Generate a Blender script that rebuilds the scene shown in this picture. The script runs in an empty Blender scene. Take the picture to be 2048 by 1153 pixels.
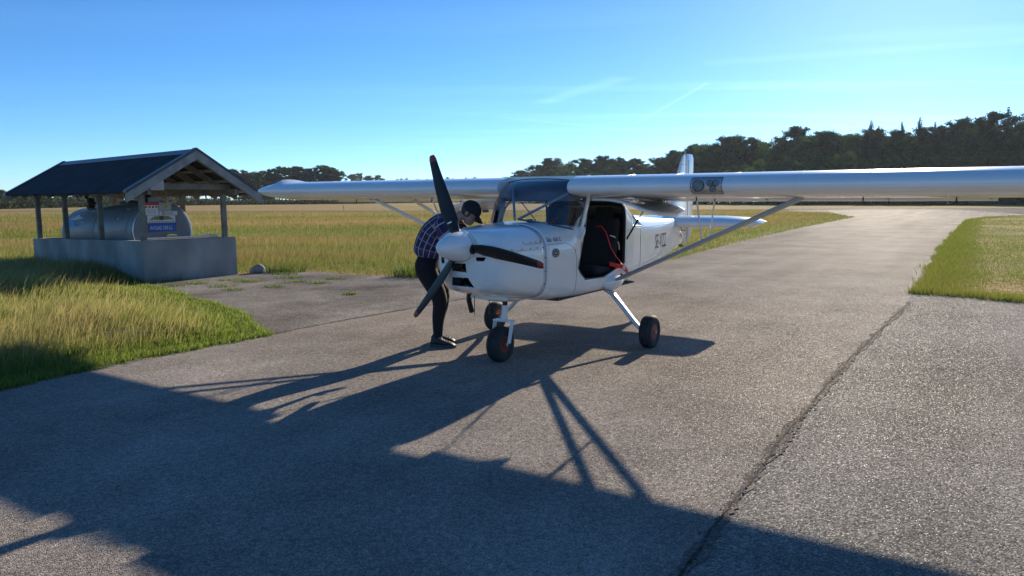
import bpy, bmesh, math, random
import numpy as np
from mathutils import Vector, Matrix
from mathutils.geometry import tessellate_polygon
R = math.radians
rng = np.random.default_rng(7); random.seed(7)
scene = bpy.context.scene
COL = scene.collection

# ------------------------------------------------------------------ camera, sky, sun, exposure
F_PX, PITCH, ROLL, EYE = 1450.0, math.atan(177.5 / 1450.0), R(0.2), 1.6
cd = bpy.data.cameras.new('camera'); cam = bpy.data.objects.new('camera', cd); COL.objects.link(cam)
cd.sensor_width = 36.0; cd.lens = 36.0 * F_PX / 2048.0; cd.clip_start = 0.05; cd.clip_end = 9000
cam.matrix_world = Matrix.Translation((0, 0, EYE)) @ Matrix.Rotation(R(90) - PITCH, 4, 'X') @ Matrix.Rotation(-ROLL, 4, 'Z')
scene.camera = cam

SUN_AZ, SUN_EL = R(27.8), R(19.9)          # azimuth clockwise from the view direction
world = bpy.data.worlds.new('World'); scene.world = world; world.use_nodes = True
wn, wl = world.node_tree.nodes, world.node_tree.links
bg = wn['Background']
sky = wn.new('ShaderNodeTexSky'); sky.sky_type = 'NISHITA'; sky.sun_disc = False
sky.sun_elevation = SUN_EL; sky.sun_rotation = SUN_AZ
sky.altitude = 50; sky.air_density = 0.65; sky.dust_density = 0.09; sky.ozone_density = 5.0
bg.inputs['Strength'].default_value = 0.098
def world_clouds():
    """thin cirrus veils and contrails mixed into the sky, by direction"""
    tc = wn.new('ShaderNodeTexCoord'); sep = wn.new('ShaderNodeSeparateXYZ'); wl.new(tc.outputs['Generated'], sep.inputs[0])
    def m(op, a, b=None, c=None):
        n = wn.new('ShaderNodeMath'); n.operation = op
        for i, v in enumerate((a, b, c)):
            if v is None: continue
            if isinstance(v, (int, float)): n.inputs[i].default_value = v
            else: wl.new(v, n.inputs[i])
        return n.outputs[0]
    zc = m('MAXIMUM', sep.outputs[2], 0.03)
    u, v = m('DIVIDE', sep.outputs[0], zc), m('DIVIDE', sep.outputs[1], zc)       # flat cloud deck
    comb = wn.new('ShaderNodeCombineXYZ'); wl.new(u, comb.inputs[0]); wl.new(v, comb.inputs[1])
    mp = wn.new('ShaderNodeMapping'); mp.inputs['Rotation'].default_value = (0, 0, R(-38)); mp.inputs['Scale'].default_value = (0.16, 0.75, 1)
    wl.new(comb.outputs[0], mp.inputs[0])
    nz = wn.new('ShaderNodeTexNoise'); nz.inputs['Scale'].default_value = 1.1; nz.inputs['Detail'].default_value = 7; nz.inputs['Roughness'].default_value = 0.55
    nz.inputs['Distortion'].default_value = 0.7
    wl.new(mp.outputs[0], nz.inputs['Vector'])
    mr = wn.new('ShaderNodeMapRange'); mr.inputs['From Min'].default_value = 0.50; mr.inputs['From Max'].default_value = 0.82; mr.inputs['To Max'].default_value = 0.5
    wl.new(nz.outputs['Fac'], mr.inputs['Value'])
    side = wn.new('ShaderNodeMapRange'); side.inputs['From Min'].default_value = -.25; side.inputs['From Max'].default_value = .25; side.inputs['To Min'].default_value = .25; wl.new(sep.outputs[0], side.inputs['Value'])
    veil = m('MULTIPLY', mr.outputs[0], side.outputs[0])
    def streak(a, b, w, fade):
        # contrail on the deck between two directions a, b (azimuth, elevation in degrees)
        def uv(d): az, el = R(d[0]), R(d[1]); return math.sin(az) / math.tan(el), math.cos(az) / math.tan(el)
        (u0, v0), (u1, v1) = uv(a), uv(b); L = math.hypot(u1 - u0, v1 - v0); tx, ty = (u1 - u0) / L, (v1 - v0) / L
        du, dv = m('SUBTRACT', u, u0), m('SUBTRACT', v, v0)
        al = m('ADD', m('MULTIPLY', du, tx), m('MULTIPLY', dv, ty))
        pe = m('ABSOLUTE', m('SUBTRACT', m('MULTIPLY', du, ty), m('MULTIPLY', dv, tx)))
        k = wn.new('ShaderNodeMapRange'); k.inputs['From Min'].default_value = 0; k.inputs['From Max'].default_value = w; k.inputs['To Min'].default_value = 1; k.inputs['To Max'].default_value = 0
        k.interpolation_type = 'SMOOTHSTEP'; wl.new(pe, k.inputs['Value'])
        ins = m('MULTIPLY', m('GREATER_THAN', al, 0), m('LESS_THAN', al, L))
        return m('MULTIPLY', m('MULTIPLY', k.outputs[0], ins), fade)
    s1 = streak((9.6, 5.7), (14.8, 8.5), 0.045, 0.32)
    s2 = streak((2.4, 7.3), (8.5, 9.1), 0.20, 0.34)
    for st in (streak((14.5, 9.9), (35.0, 9.7), 0.22, 0.20), streak((16.4, 8.1), (35.2, 7.2), 0.20, 0.16), streak((-0.9, 6.3), (11.9, 4.9), 0.18, 0.16)): s2 = m('ADD', s2, st)
    rag = wn.new('ShaderNodeTexNoise'); rag.inputs['Scale'].default_value = 2.2; rag.inputs['Detail'].default_value = 6; wl.new(comb.outputs[0], rag.inputs['Vector']); s2 = m('MULTIPLY', s2, m('MULTIPLY', rag.outputs['Fac'], 1.9))
    tot = m('MINIMUM', m('ADD', m('ADD', veil, s1), s2), 0.7)
    mix = wn.new('ShaderNodeMix'); mix.data_type = 'RGBA'
    gain = wn.new('ShaderNodeMix'); gain.data_type = 'RGBA'; gain.blend_type = 'ADD'; gain.inputs['Factor'].default_value = 1.0
    sc_ = wn.new('ShaderNodeMix'); sc_.data_type = 'RGBA'; sc_.blend_type = 'MULTIPLY'; sc_.inputs['Factor'].default_value = 1.0
    wb = wn.new('ShaderNodeMix'); wb.data_type = 'RGBA'; wb.blend_type = 'MULTIPLY'; wb.inputs['Factor'].default_value = 1.0     # the phone's cool white balance
    wl.new(sky.outputs[0], wb.inputs[6]); wb.inputs[7].default_value = (.93, 1.035, 1.05, 1)
    hs = wn.new('ShaderNodeHueSaturation'); hs.inputs['Saturation'].default_value = 1.09; wl.new(wb.outputs[2], hs.inputs['Color'])
    wl.new(hs.outputs[0], sc_.inputs[6]); sc_.inputs[7].default_value = (1.15, 1.12, 1.08, 1)
    wl.new(sc_.outputs[2], gain.inputs[6]); gain.inputs[7].default_value = (1.2, 1.2, 1.2, 1)
    wl.new(tot, mix.inputs['Factor']); wl.new(hs.outputs[0], mix.inputs[6]); wl.new(gain.outputs[2], mix.inputs[7])
    wl.new(mix.outputs[2], bg.inputs['Color'])
world_clouds()

sd = bpy.data.lights.new('sun', 'SUN'); sun = bpy.data.objects.new('sun', sd); COL.objects.link(sun)
sd.energy = 5.0; sd.angle = R(0.53); sd.color = (1.0, 0.88, 0.70)
to_sun = Vector((math.sin(SUN_AZ) * math.cos(SUN_EL), math.cos(SUN_AZ) * math.cos(SUN_EL), math.sin(SUN_EL)))
sun.rotation_euler = to_sun.to_track_quat('Z', 'Y').to_euler(); sun.location = (30, 50, 40)
vs = scene.view_settings; vs.view_transform = 'Standard'; vs.look = 'None'; vs.gamma = 1.0; vs.exposure = 0.74; vs.use_curve_mapping = False
scene.render.engine = 'CYCLES'; scene.cycles.use_denoising = True
scene.cycles.max_bounces = 8; scene.cycles.transparent_max_bounces = 16; scene.cycles.caustics_reflective = False; scene.cycles.caustics_refractive = False

# ------------------------------------------------------------------ materials
MATS = {}
def nodes(name):
    m = bpy.data.materials.new(name); m.use_nodes = True
    return m, m.node_tree.nodes, m.node_tree.links, m.node_tree.nodes['Principled BSDF']
def pmat(name, col, rough=0.5, metal=0.0, var=0.15, scale=4.0, bump=0.0, bscale=60.0, coat=0.0, stretch=(1, 1, 1), spec=0.5, stain=None):
    if name in MATS: return MATS[name]
    m, n, l, p = nodes(name)
    tc = n.new('ShaderNodeTexCoord'); mp = n.new('ShaderNodeMapping'); mp.inputs['Scale'].default_value = stretch
    l.new(tc.outputs['Object'], mp.inputs[0])
    nz = n.new('ShaderNodeTexNoise'); nz.inputs['Scale'].default_value = scale; nz.inputs['Detail'].default_value = 6; l.new(mp.outputs[0], nz.inputs['Vector'])
    rp = n.new('ShaderNodeValToRGB'); rp.color_ramp.elements[0].position = 0.3; rp.color_ramp.elements[1].position = 0.7
    rp.color_ramp.elements[0].color = tuple(c * (1 - var) for c in col) + (1,); rp.color_ramp.elements[1].color = tuple(min(1, c * (1 + var)) for c in col) + (1,)
    if stain: rp.color_ramp.elements[0].color = tuple(stain) + (1,)
    l.new(nz.outputs['Fac'], rp.inputs[0]); l.new(rp.outputs[0], p.inputs['Base Color'])
    p.inputs['Roughness'].default_value = rough; p.inputs['Metallic'].default_value = metal
    p.inputs['Coat Weight'].default_value = coat; p.inputs['Coat Roughness'].default_value = 0.06; p.inputs['Specular IOR Level'].default_value = spec
    if bump:
        nb = n.new('ShaderNodeTexNoise'); nb.inputs['Scale'].default_value = bscale; nb.inputs['Detail'].default_value = 4; l.new(mp.outputs[0], nb.inputs['Vector'])
        b = n.new('ShaderNodeBump'); b.inputs['Strength'].default_value = bump; b.inputs['Distance'].default_value = 0.01
        l.new(nb.outputs['Fac'], b.inputs['Height']); l.new(b.outputs[0], p.inputs['Normal'])
    MATS[name] = m; return m
def glassmat(name, tint, gloss=0.08, rough=0.02):
    m, n, l, p = nodes(name); n.remove(p)
    tr = n.new('ShaderNodeBsdfTransparent'); tr.inputs[0].default_value = tuple(tint) + (1,)
    gl = n.new('ShaderNodeBsdfGlossy'); gl.inputs['Roughness'].default_value = rough
    fr = n.new('ShaderNodeFresnel'); fr.inputs[0].default_value = 1.28
    ad = n.new('ShaderNodeMath'); ad.operation = 'ADD'; ad.use_clamp = True; ad.inputs[1].default_value = gloss; l.new(fr.outputs[0], ad.inputs[0])
    mx = n.new('ShaderNodeMixShader'); l.new(ad.outputs[0], mx.inputs[0]); l.new(tr.outputs[0], mx.inputs[1]); l.new(gl.outputs[0], mx.inputs[2])
    l.new(mx.outputs[0], n['Material Output'].inputs['Surface']); MATS[name] = m; return m
def leafmat(name, trans=0.4, attr='col', rough=0.6, spec=0.3):
    m, n, l, p = nodes(name)
    at = n.new('ShaderNodeAttribute'); at.attribute_name = attr
    l.new(at.outputs['Color'], p.inputs['Base Color']); p.inputs['Roughness'].default_value = rough; p.inputs['Specular IOR Level'].default_value = spec
    tl = n.new('ShaderNodeBsdfTranslucent'); l.new(at.outputs['Color'], tl.inputs[0])
    mx = n.new('ShaderNodeMixShader'); mx.inputs[0].default_value = trans
    l.new(p.outputs[0], mx.inputs[1]); l.new(tl.outputs[0], mx.inputs[2]); l.new(mx.outputs[0], n['Material Output'].inputs['Surface'])
    MATS[name] = m; return m

white = pmat('white_paint', (0.80, 0.80, 0.79), 0.24, var=0.05, scale=2.0, coat=0.7, bump=0.03, bscale=3.0)
whitem = pmat('white_paint_plain', (0.78, 0.78, 0.77), 0.35, var=0.04, coat=0.2)
black = pmat('matt_black', (0.012, 0.012, 0.014), 0.55, var=0.2)
bladem = pmat('blade_black', (0.010, 0.011, 0.014), 0.42, var=0.2, scale=9, spec=.35)
redtip = pmat('red_tip', (0.27, 0.03, 0.02), 0.45)
rubber = pmat('rubber', (0.022, 0.022, 0.023), 0.75, var=0.35, scale=20, bump=0.15, bscale=90)
rimred = pmat('rim_red', (0.24, 0.035, 0.025), 0.4, metal=0.2)
alu = pmat('aluminium', (0.62, 0.63, 0.65), 0.32, metal=0.9, var=0.08, scale=12)
greyp = pmat('grey_paint_and_shade', (0.36, 0.38, 0.41), 0.35, var=0.06, coat=0.2)  # grey parts, and the painted shade on the white door panels
darkin = pmat('cabin_lining', (0.026, 0.029, 0.036), 0.8, var=0.25, scale=8)
seatm = pmat('seat_cloth', (0.013, 0.013, 0.017), 0.9, var=0.3, scale=30, bump=0.2, bscale=200)
beltred = pmat('belt_red', (0.55, 0.02, 0.015), 0.6, var=0.15, scale=40)
beltpink = pmat('belt_label', (0.75, 0.45, 0.42), 0.6)
seal = pmat('seal_dark', (0.03, 0.03, 0.035), 0.6)
seamm = pmat('panel_gap', (0.10, 0.10, 0.11), 0.7)
lettering = pmat('lettering', (0.06, 0.045, 0.045), 0.5)
glass = glassmat('perspex', (0.90, 0.93, 0.97), 0.09)
lensm = glassmat('lens_cover', (0.97, 0.97, 0.98), 0.02)
chrome = pmat('reflector', (0.7, 0.7, 0.72), 0.15, metal=1.0)

# ------------------------------------------------------------------ mesh helpers
class MB:
    def __init__(s): s.v = []; s.f = []; s.mi = []
    def add(s, v, f, mi=0):
        o = len(s.v); s.v += [tuple(map(float, p)) for p in v]; s.f += [tuple(i + o for i in q) for q in f]; s.mi += [mi] * len(f); return s
    def box(s, c, d, rot=None, bev=0.0, mi=0):
        bm = bmesh.new(); bmesh.ops.create_cube(bm, size=1)
        for v in bm.verts: v.co = Vector((v.co.x * d[0], v.co.y * d[1], v.co.z * d[2]))
        if bev: bmesh.ops.bevel(bm, geom=bm.edges[:], offset=min(bev, min(d) * .45), segments=2, affect='EDGES', profile=.5)
        M = Matrix.Translation(c) @ (rot.to_4x4() if rot else Matrix.Identity(4))
        bm.verts.index_update()
        s.add([M @ v.co for v in bm.verts], [[v.index for v in f.verts] for f in bm.faces], mi); bm.free(); return s
    def beam(s, a, b, w, h, up=(0, 0, 1), bev=0.0, mi=0):
        a, b = Vector(a), Vector(b); x = (b - a); L = x.length; x.normalize(); u = Vector(up)
        y = u.cross(x).normalized(); z = x.cross(y)
        return s.box((a + b) / 2, (L, w, h), Matrix((x, y, z)).transposed(), bev, mi)
    def tube(s, pts, r, n=10, mi=0, cap=True, flat=None):
        P = [Vector(p) for p in pts]; k = len(P)
        if not hasattr(r, '__len__'): r = [r] * k
        t0 = (P[1] - P[0]).normalized(); ref = Vector((0, 0, 1)) if abs(t0.z) < .9 else Vector((1, 0, 0))
        u = ref.cross(t0).normalized(); V = []
        for i in range(k):
            t = (P[min(i + 1, k - 1)] - P[max(i - 1, 0)]).normalized()
            u = (u - t * u.dot(t)).normalized(); w = t.cross(u)
            for j in range(n):
                a = 2 * math.pi * j / n; fa, fb = (flat or (1, 1))
                V.append(P[i] + (u * math.cos(a) * fa + w * math.sin(a) * fb) * r[i])
        Fc = [(i * n + j, i * n + (j + 1) % n, (i + 1) * n + (j + 1) % n, (i + 1) * n + j) for i in range(k - 1) for j in range(n)]
        if cap: Fc += [tuple(range(n))[::-1], tuple(range((k - 1) * n, k * n))]
        return s.add(V, Fc, mi)
    def loft(s, rings, close=True, cap0=True, cap1=True, mi=0):
        n = len(rings[0]); V = [p for r_ in rings for p in r_]; k = len(rings)
        m_ = n if close else n - 1
        Fc = [(i * n + j, i * n + (j + 1) % n, (i + 1) * n + (j + 1) % n, (i + 1) * n + j) for i in range(k - 1) for j in range(m_)]
        if close and cap0: Fc.append(tuple(range(n))[::-1])
        if close and cap1: Fc.append(tuple(range((k - 1) * n, k * n)))
        return s.add(V, Fc, mi)
    def lathe(s, prof, c=(0, 0, 0), axis='X', n=24, mi=0, cap=True):
        rings = []
        for (a, r_) in prof:
            ring = []
            for j in range(n):
                t = 2 * math.pi * j / n; p = {'X': (a, r_ * math.cos(t), r_ * math.sin(t)), 'Y': (r_ * math.cos(t), a, r_ * math.sin(t)), 'Z': (r_ * math.cos(t), r_ * math.sin(t), a)}[axis]
                ring.append((p[0] + c[0], p[1] + c[1], p[2] + c[2]))
            rings.append(ring)
        return s.loft(rings, mi=mi, cap0=cap, cap1=cap)
    def prism(s, poly, t, M=None, mi=0):
        """flat polygon in local XY, thickness t along Z"""
        n = len(poly); M = M or Matrix.Identity(4)
        V = [M @ Vector((x, y, -t / 2)) for x, y in poly] + [M @ Vector((x, y, t / 2)) for x, y in poly]
        return s.add(V, [tuple(range(n))[::-1], tuple(range(n, 2 * n))] + [(i, (i + 1) % n, n + (i + 1) % n, n + i) for i in range(n)], mi)
    def build(s, name, mat, parent=None, smooth=False, ang=35, loc=None):
        me = bpy.data.meshes.new(name); me.from_pydata(s.v, [], s.f); me.validate()
        bm = bmesh.new(); bm.from_mesh(me); bmesh.ops.recalc_face_normals(bm, faces=bm.faces[:])
        if smooth:
            for f in bm.faces: f.smooth = True
            for e in bm.edges:
                if len(e.link_faces) == 2 and e.calc_face_angle(0) > R(ang): e.smooth = False
        bm.to_mesh(me); bm.free()
        mats = mat if isinstance(mat, (list, tuple)) else [mat]
        for m_ in mats: me.materials.append(m_)
        if len(mats) > 1 and len(me.polygons) == len(s.mi): me.polygons.foreach_set('material_index', s.mi)
        o = bpy.data.objects.new(name, me); COL.objects.link(o); o.parent = parent
        if loc: o.location = loc
        return o
def tag(o, label=None, cat=None, group=None, kind=None):
    if label: o['label'] = label
    if cat: o['category'] = cat
    if group: o['group'] = group
    if kind: o['kind'] = kind
    return o
def thing(name, label, cat, loc=(0, 0, 0), rz=0.0, group=None):
    o = bpy.data.objects.new(name, None); COL.objects.link(o); o.location = loc; o.rotation_euler = (0, 0, rz); o.empty_display_size = .2
    return tag(o, label, cat, group)
def copy_tree(o, parent=None):
    c = o.copy(); COL.objects.link(c); c.parent = parent
    for ch in list(o.children): copy_tree(ch, c)
    return c
def text_geo(txt, size, sx=1.0, res=3):
    cu = bpy.data.curves.new('text', 'FONT'); cu.body = txt; cu.size = size; cu.resolution_u = res; cu.fill_mode = 'FRONT'; cu.align_x = 'LEFT'
    o = bpy.data.objects.new('text', cu); COL.objects.link(o); bpy.context.view_layer.update()
    me = bpy.data.meshes.new_from_object(o.evaluated_get(bpy.context.evaluated_depsgraph_get()))
    V = [(v.co.x * sx, v.co.y) for v in me.vertices]; Fc = [tuple(p.vertices) for p in me.polygons]
    bpy.data.objects.remove(o); bpy.data.curves.remove(cu); bpy.data.meshes.remove(me)
    return V, Fc
def in_poly(px, py, poly):
    ins = np.zeros(len(px), bool); n = len(poly)
    for i in range(n):
        x0, y0 = poly[i]; x1, y1 = poly[(i + 1) % n]
        if y0 == y1: continue
        c = ((y0 > py) != (y1 > py)) & (px < (x1 - x0) * (py - y0) / (y1 - y0) + x0); ins ^= c
    return ins
def vnoise(x, y, seed=0):
    r_ = np.random.default_rng(seed); s = np.zeros_like(x)
    for k in range(9):
        f = 1.7 ** k * .35; a = r_.uniform(0, 6.28); ph = r_.uniform(0, 6.28); s += np.sin((x * math.cos(a) + y * math.sin(a)) * f + ph + 1.3 * np.sin(f * .6 * (y * math.cos(a) - x * math.sin(a)) + ph * 2)) / 1.35 ** k
    return s / 3.0

# ------------------------------------------------------------------ ground sheets
def ragged(poly, step, amp, seed):
    r_ = random.Random(seed); out = []
    for i in range(len(poly)):
        a, b = Vector(poly[i]), Vector(poly[(i + 1) % len(poly)]); L = (b - a).length
        far = min(abs(a.y), abs(b.y)) > 45 or max(abs(a.x), abs(b.x)) > 60
        k = 1 if far else max(1, int(L / step)); nrm = Vector((-(b - a).y, (b - a).x)).normalized(); ph = r_.uniform(0, 6)
        for j in range(k):
            t = j / k; s_ = L * t
            d = 0 if j == 0 else amp * (.6 * math.sin(s_ * 2.1 + ph) + .5 * math.sin(s_ * 5.3 + 2 * ph) + r_.uniform(-.7, .7))
            p = a.lerp(b, t) + nrm * d; out.append((p.x, p.y))
    return out
def sheet(name, poly, z, mat, kind='structure'):
    tris = tessellate_polygon([[Vector((x, y, 0)) for x, y in poly]])
    me = bpy.data.meshes.new(name); me.from_pydata([(x, y, z) for x, y in poly], [], [tuple(t) for t in tris])
    bm = bmesh.new(); bm.from_mesh(me)
    for f in bm.faces:
        if f.normal.z < 0: f.normal_flip()
    bm.to_mesh(me); bm.free(); me.materials.append(mat)
    o = bpy.data.objects.new(name, me); COL.objects.link(o); o['kind'] = kind; return o

def asphalt(name, c0, c1, stone, sparkle, patch=0.3, scale=85.0, gloss=.3):
    m, n, l, p = nodes(name)
    tc = n.new('ShaderNodeTexCoord'); P = tc.outputs['Object']
    vo = n.new('ShaderNodeTexVoronoi'); vo.inputs['Scale'].default_value = scale; l.new(P, vo.inputs['Vector'])
    big = n.new('ShaderNodeTexNoise'); big.inputs['Scale'].default_value = 0.55; big.inputs['Detail'].default_value = 8; big.inputs['Roughness'].default_value = .65; l.new(P, big.inputs['Vector'])
    mid = n.new('ShaderNodeTexNoise'); mid.inputs['Scale'].default_value = 26; mid.inputs['Detail'].default_value = 5; l.new(P, mid.inputs['Vector'])
    sp = n.new('ShaderNodeSeparateColor'); l.new(vo.outputs['Color'], sp.inputs[0])
    rp = n.new('ShaderNodeValToRGB'); e = rp.color_ramp.elements
    e[0].position = 0.0; e[0].color = tuple(c0) + (1,); e[1].position = 1.0; e[1].color = tuple(stone) + (1,)
    k = e.new(0.55); k.color = tuple(c1) + (1,); l.new(sp.outputs[0], rp.inputs[0])
    def mr(src, a, b, c, d):
        q = n.new('ShaderNodeMapRange'); q.inputs[1].default_value = a; q.inputs[2].default_value = b; q.inputs[3].default_value = c; q.inputs[4].default_value = d; l.new(src, q.inputs[0]); return q.outputs[0]
    def mul(a, b):
        q = n.new('ShaderNodeMix'); q.data_type = 'RGBA'; q.blend_type = 'MULTIPLY'; q.inputs[0].default_value = 1; l.new(a, q.inputs[6]); l.new(b, q.inputs[7]); return q.outputs[2]
    c = mul(rp.outputs[0], mr(big.outputs['Fac'], .3, .7, 1 - patch, 1 + patch))
    c = mul(c, mr(mid.outputs['Fac'], .3, .7, .82, 1.16))
    lmp = n.new('ShaderNodeMapping'); lmp.inputs['Rotation'].default_value = (0, 0, R(-57.5)); l.new(P, lmp.inputs[0]); lm2 = n.new('ShaderNodeMapping'); lm2.inputs['Scale'].default_value = (.05, 1.1, 1); l.new(lmp.outputs[0], lm2.inputs[0]); lmp = lm2
    lane = n.new('ShaderNodeTexNoise'); lane.inputs['Scale'].default_value = 1.0; lane.inputs['Detail'].default_value = 5; l.new(lmp.outputs[0], lane.inputs['Vector']); c = mul(c, mr(lane.outputs['Fac'], .3, .7, .84, 1.16))
    stn = n.new('ShaderNodeTexNoise'); stn.inputs['Scale'].default_value = 1.1; stn.inputs['Detail'].default_value = 4; stn.inputs['Distortion'].default_value = .6; l.new(P, stn.inputs['Vector']); c = mul(c, mr(stn.outputs['Fac'], .60, .72, 1.0, .80))
    l.new(c, p.inputs['Base Color'])
    # per-stone facet tilt gives the low-sun glitter
    sub = n.new('ShaderNodeVectorMath'); sub.operation = 'SUBTRACT'; sub.inputs[1].default_value = (.5, .5, .5); l.new(vo.outputs['Color'], sub.inputs[0])
    scl = n.new('ShaderNodeVectorMath'); scl.operation = 'SCALE'; scl.inputs['Scale'].default_value = sparkle; l.new(sub.outputs[0], scl.inputs[0])
    bp = n.new('ShaderNodeBump'); bp.inputs['Strength'].default_value = .6; bp.inputs['Distance'].default_value = .006; bp.invert = True
    mxh = n.new('ShaderNodeMath'); mxh.operation = 'SUBTRACT'; l.new(vo.outputs['Distance'], mxh.inputs[0]); l.new(mid.outputs['Fac'], mxh.inputs[1]); l.new(mxh.outputs[0], bp.inputs['Height'])
    ad = n.new('ShaderNodeVectorMath'); ad.operation = 'ADD'; l.new(bp.outputs[0], ad.inputs[0]); l.new(scl.outputs[0], ad.inputs[1])
    no = n.new('ShaderNodeVectorMath'); no.operation = 'NORMALIZE'; l.new(ad.outputs[0], no.inputs[0]); l.new(no.outputs[0], p.inputs['Normal'])
    l.new(mr(sp.outputs[1], 0, 1, .45, 1.0), p.inputs['Roughness']); l.new(mr(sp.outputs[2], .80, 1, .0, gloss), p.inputs['Specular IOR Level'])
    return m
taxi_m = asphalt('taxiway_asphalt', (.178, .152, .128), (.256, .220, .188), (.40, .355, .31), .34, scale=150, patch=.30, gloss=.25)
old_m = asphalt('coarse_asphalt', (.150, .138, .120), (.225, .207, .180), (.38, .355, .315), .36, scale=130, patch=.25, gloss=.14)
apron_m = asphalt('worn_apron', (.115, .102, .090), (.200, .178, .156), (.33, .30, .26), .3, patch=.5, scale=110)
runway_m = asphalt('runway_asphalt', (.14, .125, .108), (.19, .168, .145), (.28, .25, .22), .2, scale=60, patch=.15, gloss=.03)
tar_m = pmat('tar_crack', (.080, .072, .064), .95, var=.6, scale=30, bump=.3, bscale=60, spec=.03)
def field_mat():
    m, n, l, p = nodes('field_soil'); tc = n.new('ShaderNodeTexCoord')
    mp = n.new('ShaderNodeMapping'); mp.inputs['Scale'].default_value = (.35, 1.2, 1); l.new(tc.outputs['Object'], mp.inputs[0])
    a = n.new('ShaderNodeTexNoise'); a.inputs['Scale'].default_value = .09; a.inputs['Detail'].default_value = 9; a.inputs['Roughness'].default_value = .62; l.new(mp.outputs[0], a.inputs['Vector'])
    rp = n.new('ShaderNodeValToRGB'); e = rp.color_ramp.elements
    e[0].position = .36; e[0].color = (.16, .17, .04, 1); e[1].position = .66; e[1].color = (.40, .23, .10, 1)
    k = e.new(.5); k.color = (.34, .24, .09, 1); l.new(a.outputs['Fac'], rp.inputs[0])
    b = n.new('ShaderNodeTexNoise'); b.inputs['Scale'].default_value = 6; b.inputs['Detail'].default_value = 8; l.new(tc.outputs['Object'], b.inputs['Vector'])
    q = n.new('ShaderNodeMapRange'); q.inputs[1].default_value = .3; q.inputs[2].default_value = .7; q.inputs[3].default_value = .65; q.inputs[4].default_value = 1.3; l.new(b.outputs['Fac'], q.inputs[0])
    mx = n.new('ShaderNodeMix'); mx.data_type = 'RGBA'; mx.blend_type = 'MULTIPLY'; mx.inputs[0].default_value = 1; l.new(rp.outputs[0], mx.inputs[6]); l.new(q.outputs[0], mx.inputs[7])
    l.new(mx.outputs[2], p.inputs['Base Color']); p.inputs['Roughness'].default_value = 1; p.inputs['Specular IOR Level'].default_value = .1
    bp = n.new('ShaderNodeBump'); bp.inputs['Strength'].default_value = .8; bp.inputs['Distance'].default_value = .15; l.new(b.outputs['Fac'], bp.inputs['Height']); l.new(bp.outputs[0], p.inputs['Normal'])
    return m
sheet('ground', [(-1600, -60), (1600, -60), (1600, 2600), (-1600, 2600)], 0.0, field_mat())
VERGE = [(-4.33, 5.98), (-4.23, 6.31), (-3.74, 7.27), (-2.96, 8.45)]
VERGE_R = [(-3.77, 9.99), (-5.59, 12.22), (-7.14, 13.79)]
BACK = [(-5.97, 15.71), (-5.25, 16.34), (-4.28, 16.08), (-3.01, 15.3), (-1.9, 14.86), (-.24, 14.7), (1.5, 15.6), (4.21, 18.93)]
FIELD_R = [(4.21, 18.93), (5.65, 21.75), (9.29, 28.29), (15.48, 39.04), (23.89, 52.97), (28.9, 61.12)]
LAWN_L = [(33.26, 53.1), (24.44, 39.63), (16.71, 27.82), (11.0, 18.8), (8.12, 14.17), (6.77, 12.08)]
SEAM_R = [(6.14, 11.08), (3.37, 7.09), (1.68, 4.49), (.86, 3.16)]
APRON = VERGE[-1:] + VERGE_R + BACK + [(3.0, 17.0), (-1.0, 11.0)]
TAXI = [(-11, -6)] + [(-5.6, 4.0)] + VERGE + [(-2.18, 9.62), (-1.44, 10.64), (1.6, 15.15)] + FIELD_R + [(34.6, 80.49), (36, 99), (60, 100), (48, 66), (45.15, 64.19), (40.41, 61.2)] + LAWN_L + SEAM_R + [(-2.6, -2.4), (-4.5, -6)]
OLD = [(-4.6, -6.1), (-2.75, -2.4), (.75, 3.2), (1.55, 4.55), (3.25, 7.15), (6.0, 11.15), (6.7, 12.15), (6.77, 12.08), (7.37, 11.57), (7.8, 10.93), (9.5, 9.4), (16, 3), (16, -6)]
RUNWAY = [(-900, 160), (-66.83, 105.5), (-37.1, 99.6), (-1.6, 98.3), (32.5, 99.3), (34.6, 80.5), (28.9, 61.1), (45.1, 64.2), (80, 74), (300, 130), (300, 190), (80.3, 114.2), (53.6, 115.4), (35.5, 108.5), (-1.7, 107.2), (-41.5, 111.4), (-75, 118.9), (-900, 190)]
LAWN = [(6.77, 12.08), (7.37, 11.57), (7.8, 10.93), (9.5, 9.4), (16, 3), (60, 3), (60, 68), (45.15, 64.19), (40.41, 61.2)] + LAWN_L[:-1]
sheet('runway', ragged(RUNWAY, 1.0, .05, 3), .004, runway_m)
sheet('apron', ragged(APRON, .25, .05, 4), .004, apron_m)
sheet('coarse_pavement', ragged(OLD, .4, .02, 5), .004, old_m)
sheet('taxiway', ragged(TAXI, .12, .035, 6), .008, taxi_m)
# tarry joints between the pavements: ragged strips of broken pieces
def joint(name, line, w, seed, z=.012, dens=1.0):
    r_ = random.Random(seed); mb = MB()
    for i in range(len(line) - 1):
        a, b = Vector(line[i]), Vector(line[i + 1]); L = (b - a).length; t = (b - a) / L; nn = Vector((-t.y, t.x)); s_ = 0
        while s_ < L:
            ll = r_.uniform(.015, .05); ww = .02 * r_.uniform(.3, 1.0); off = r_.gauss(0, w * .9)
            if r_.random() < dens:
                pts = []
                for k in range(5): pts.append(a + t * (s_ + ll * k / 4) + nn * (off + ww / 2 * math.sin(math.pi * (k + .3) / 4.6) + r_.uniform(-.2, .2) * ww))
                for k in range(4, -1, -1): pts.append(a + t * (s_ + ll * k / 4) + nn * (off - ww / 2 * math.sin(math.pi * (k + .3) / 4.6)))
                mb.add([(p.x, p.y, z + r_.uniform(0, .002)) for p in pts], [tuple(range(10))])
            s_ += ll * r_.uniform(.5, 1.05)
    o = mb.build(name, tar_m); o['kind'] = 'structure'; return o
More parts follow.
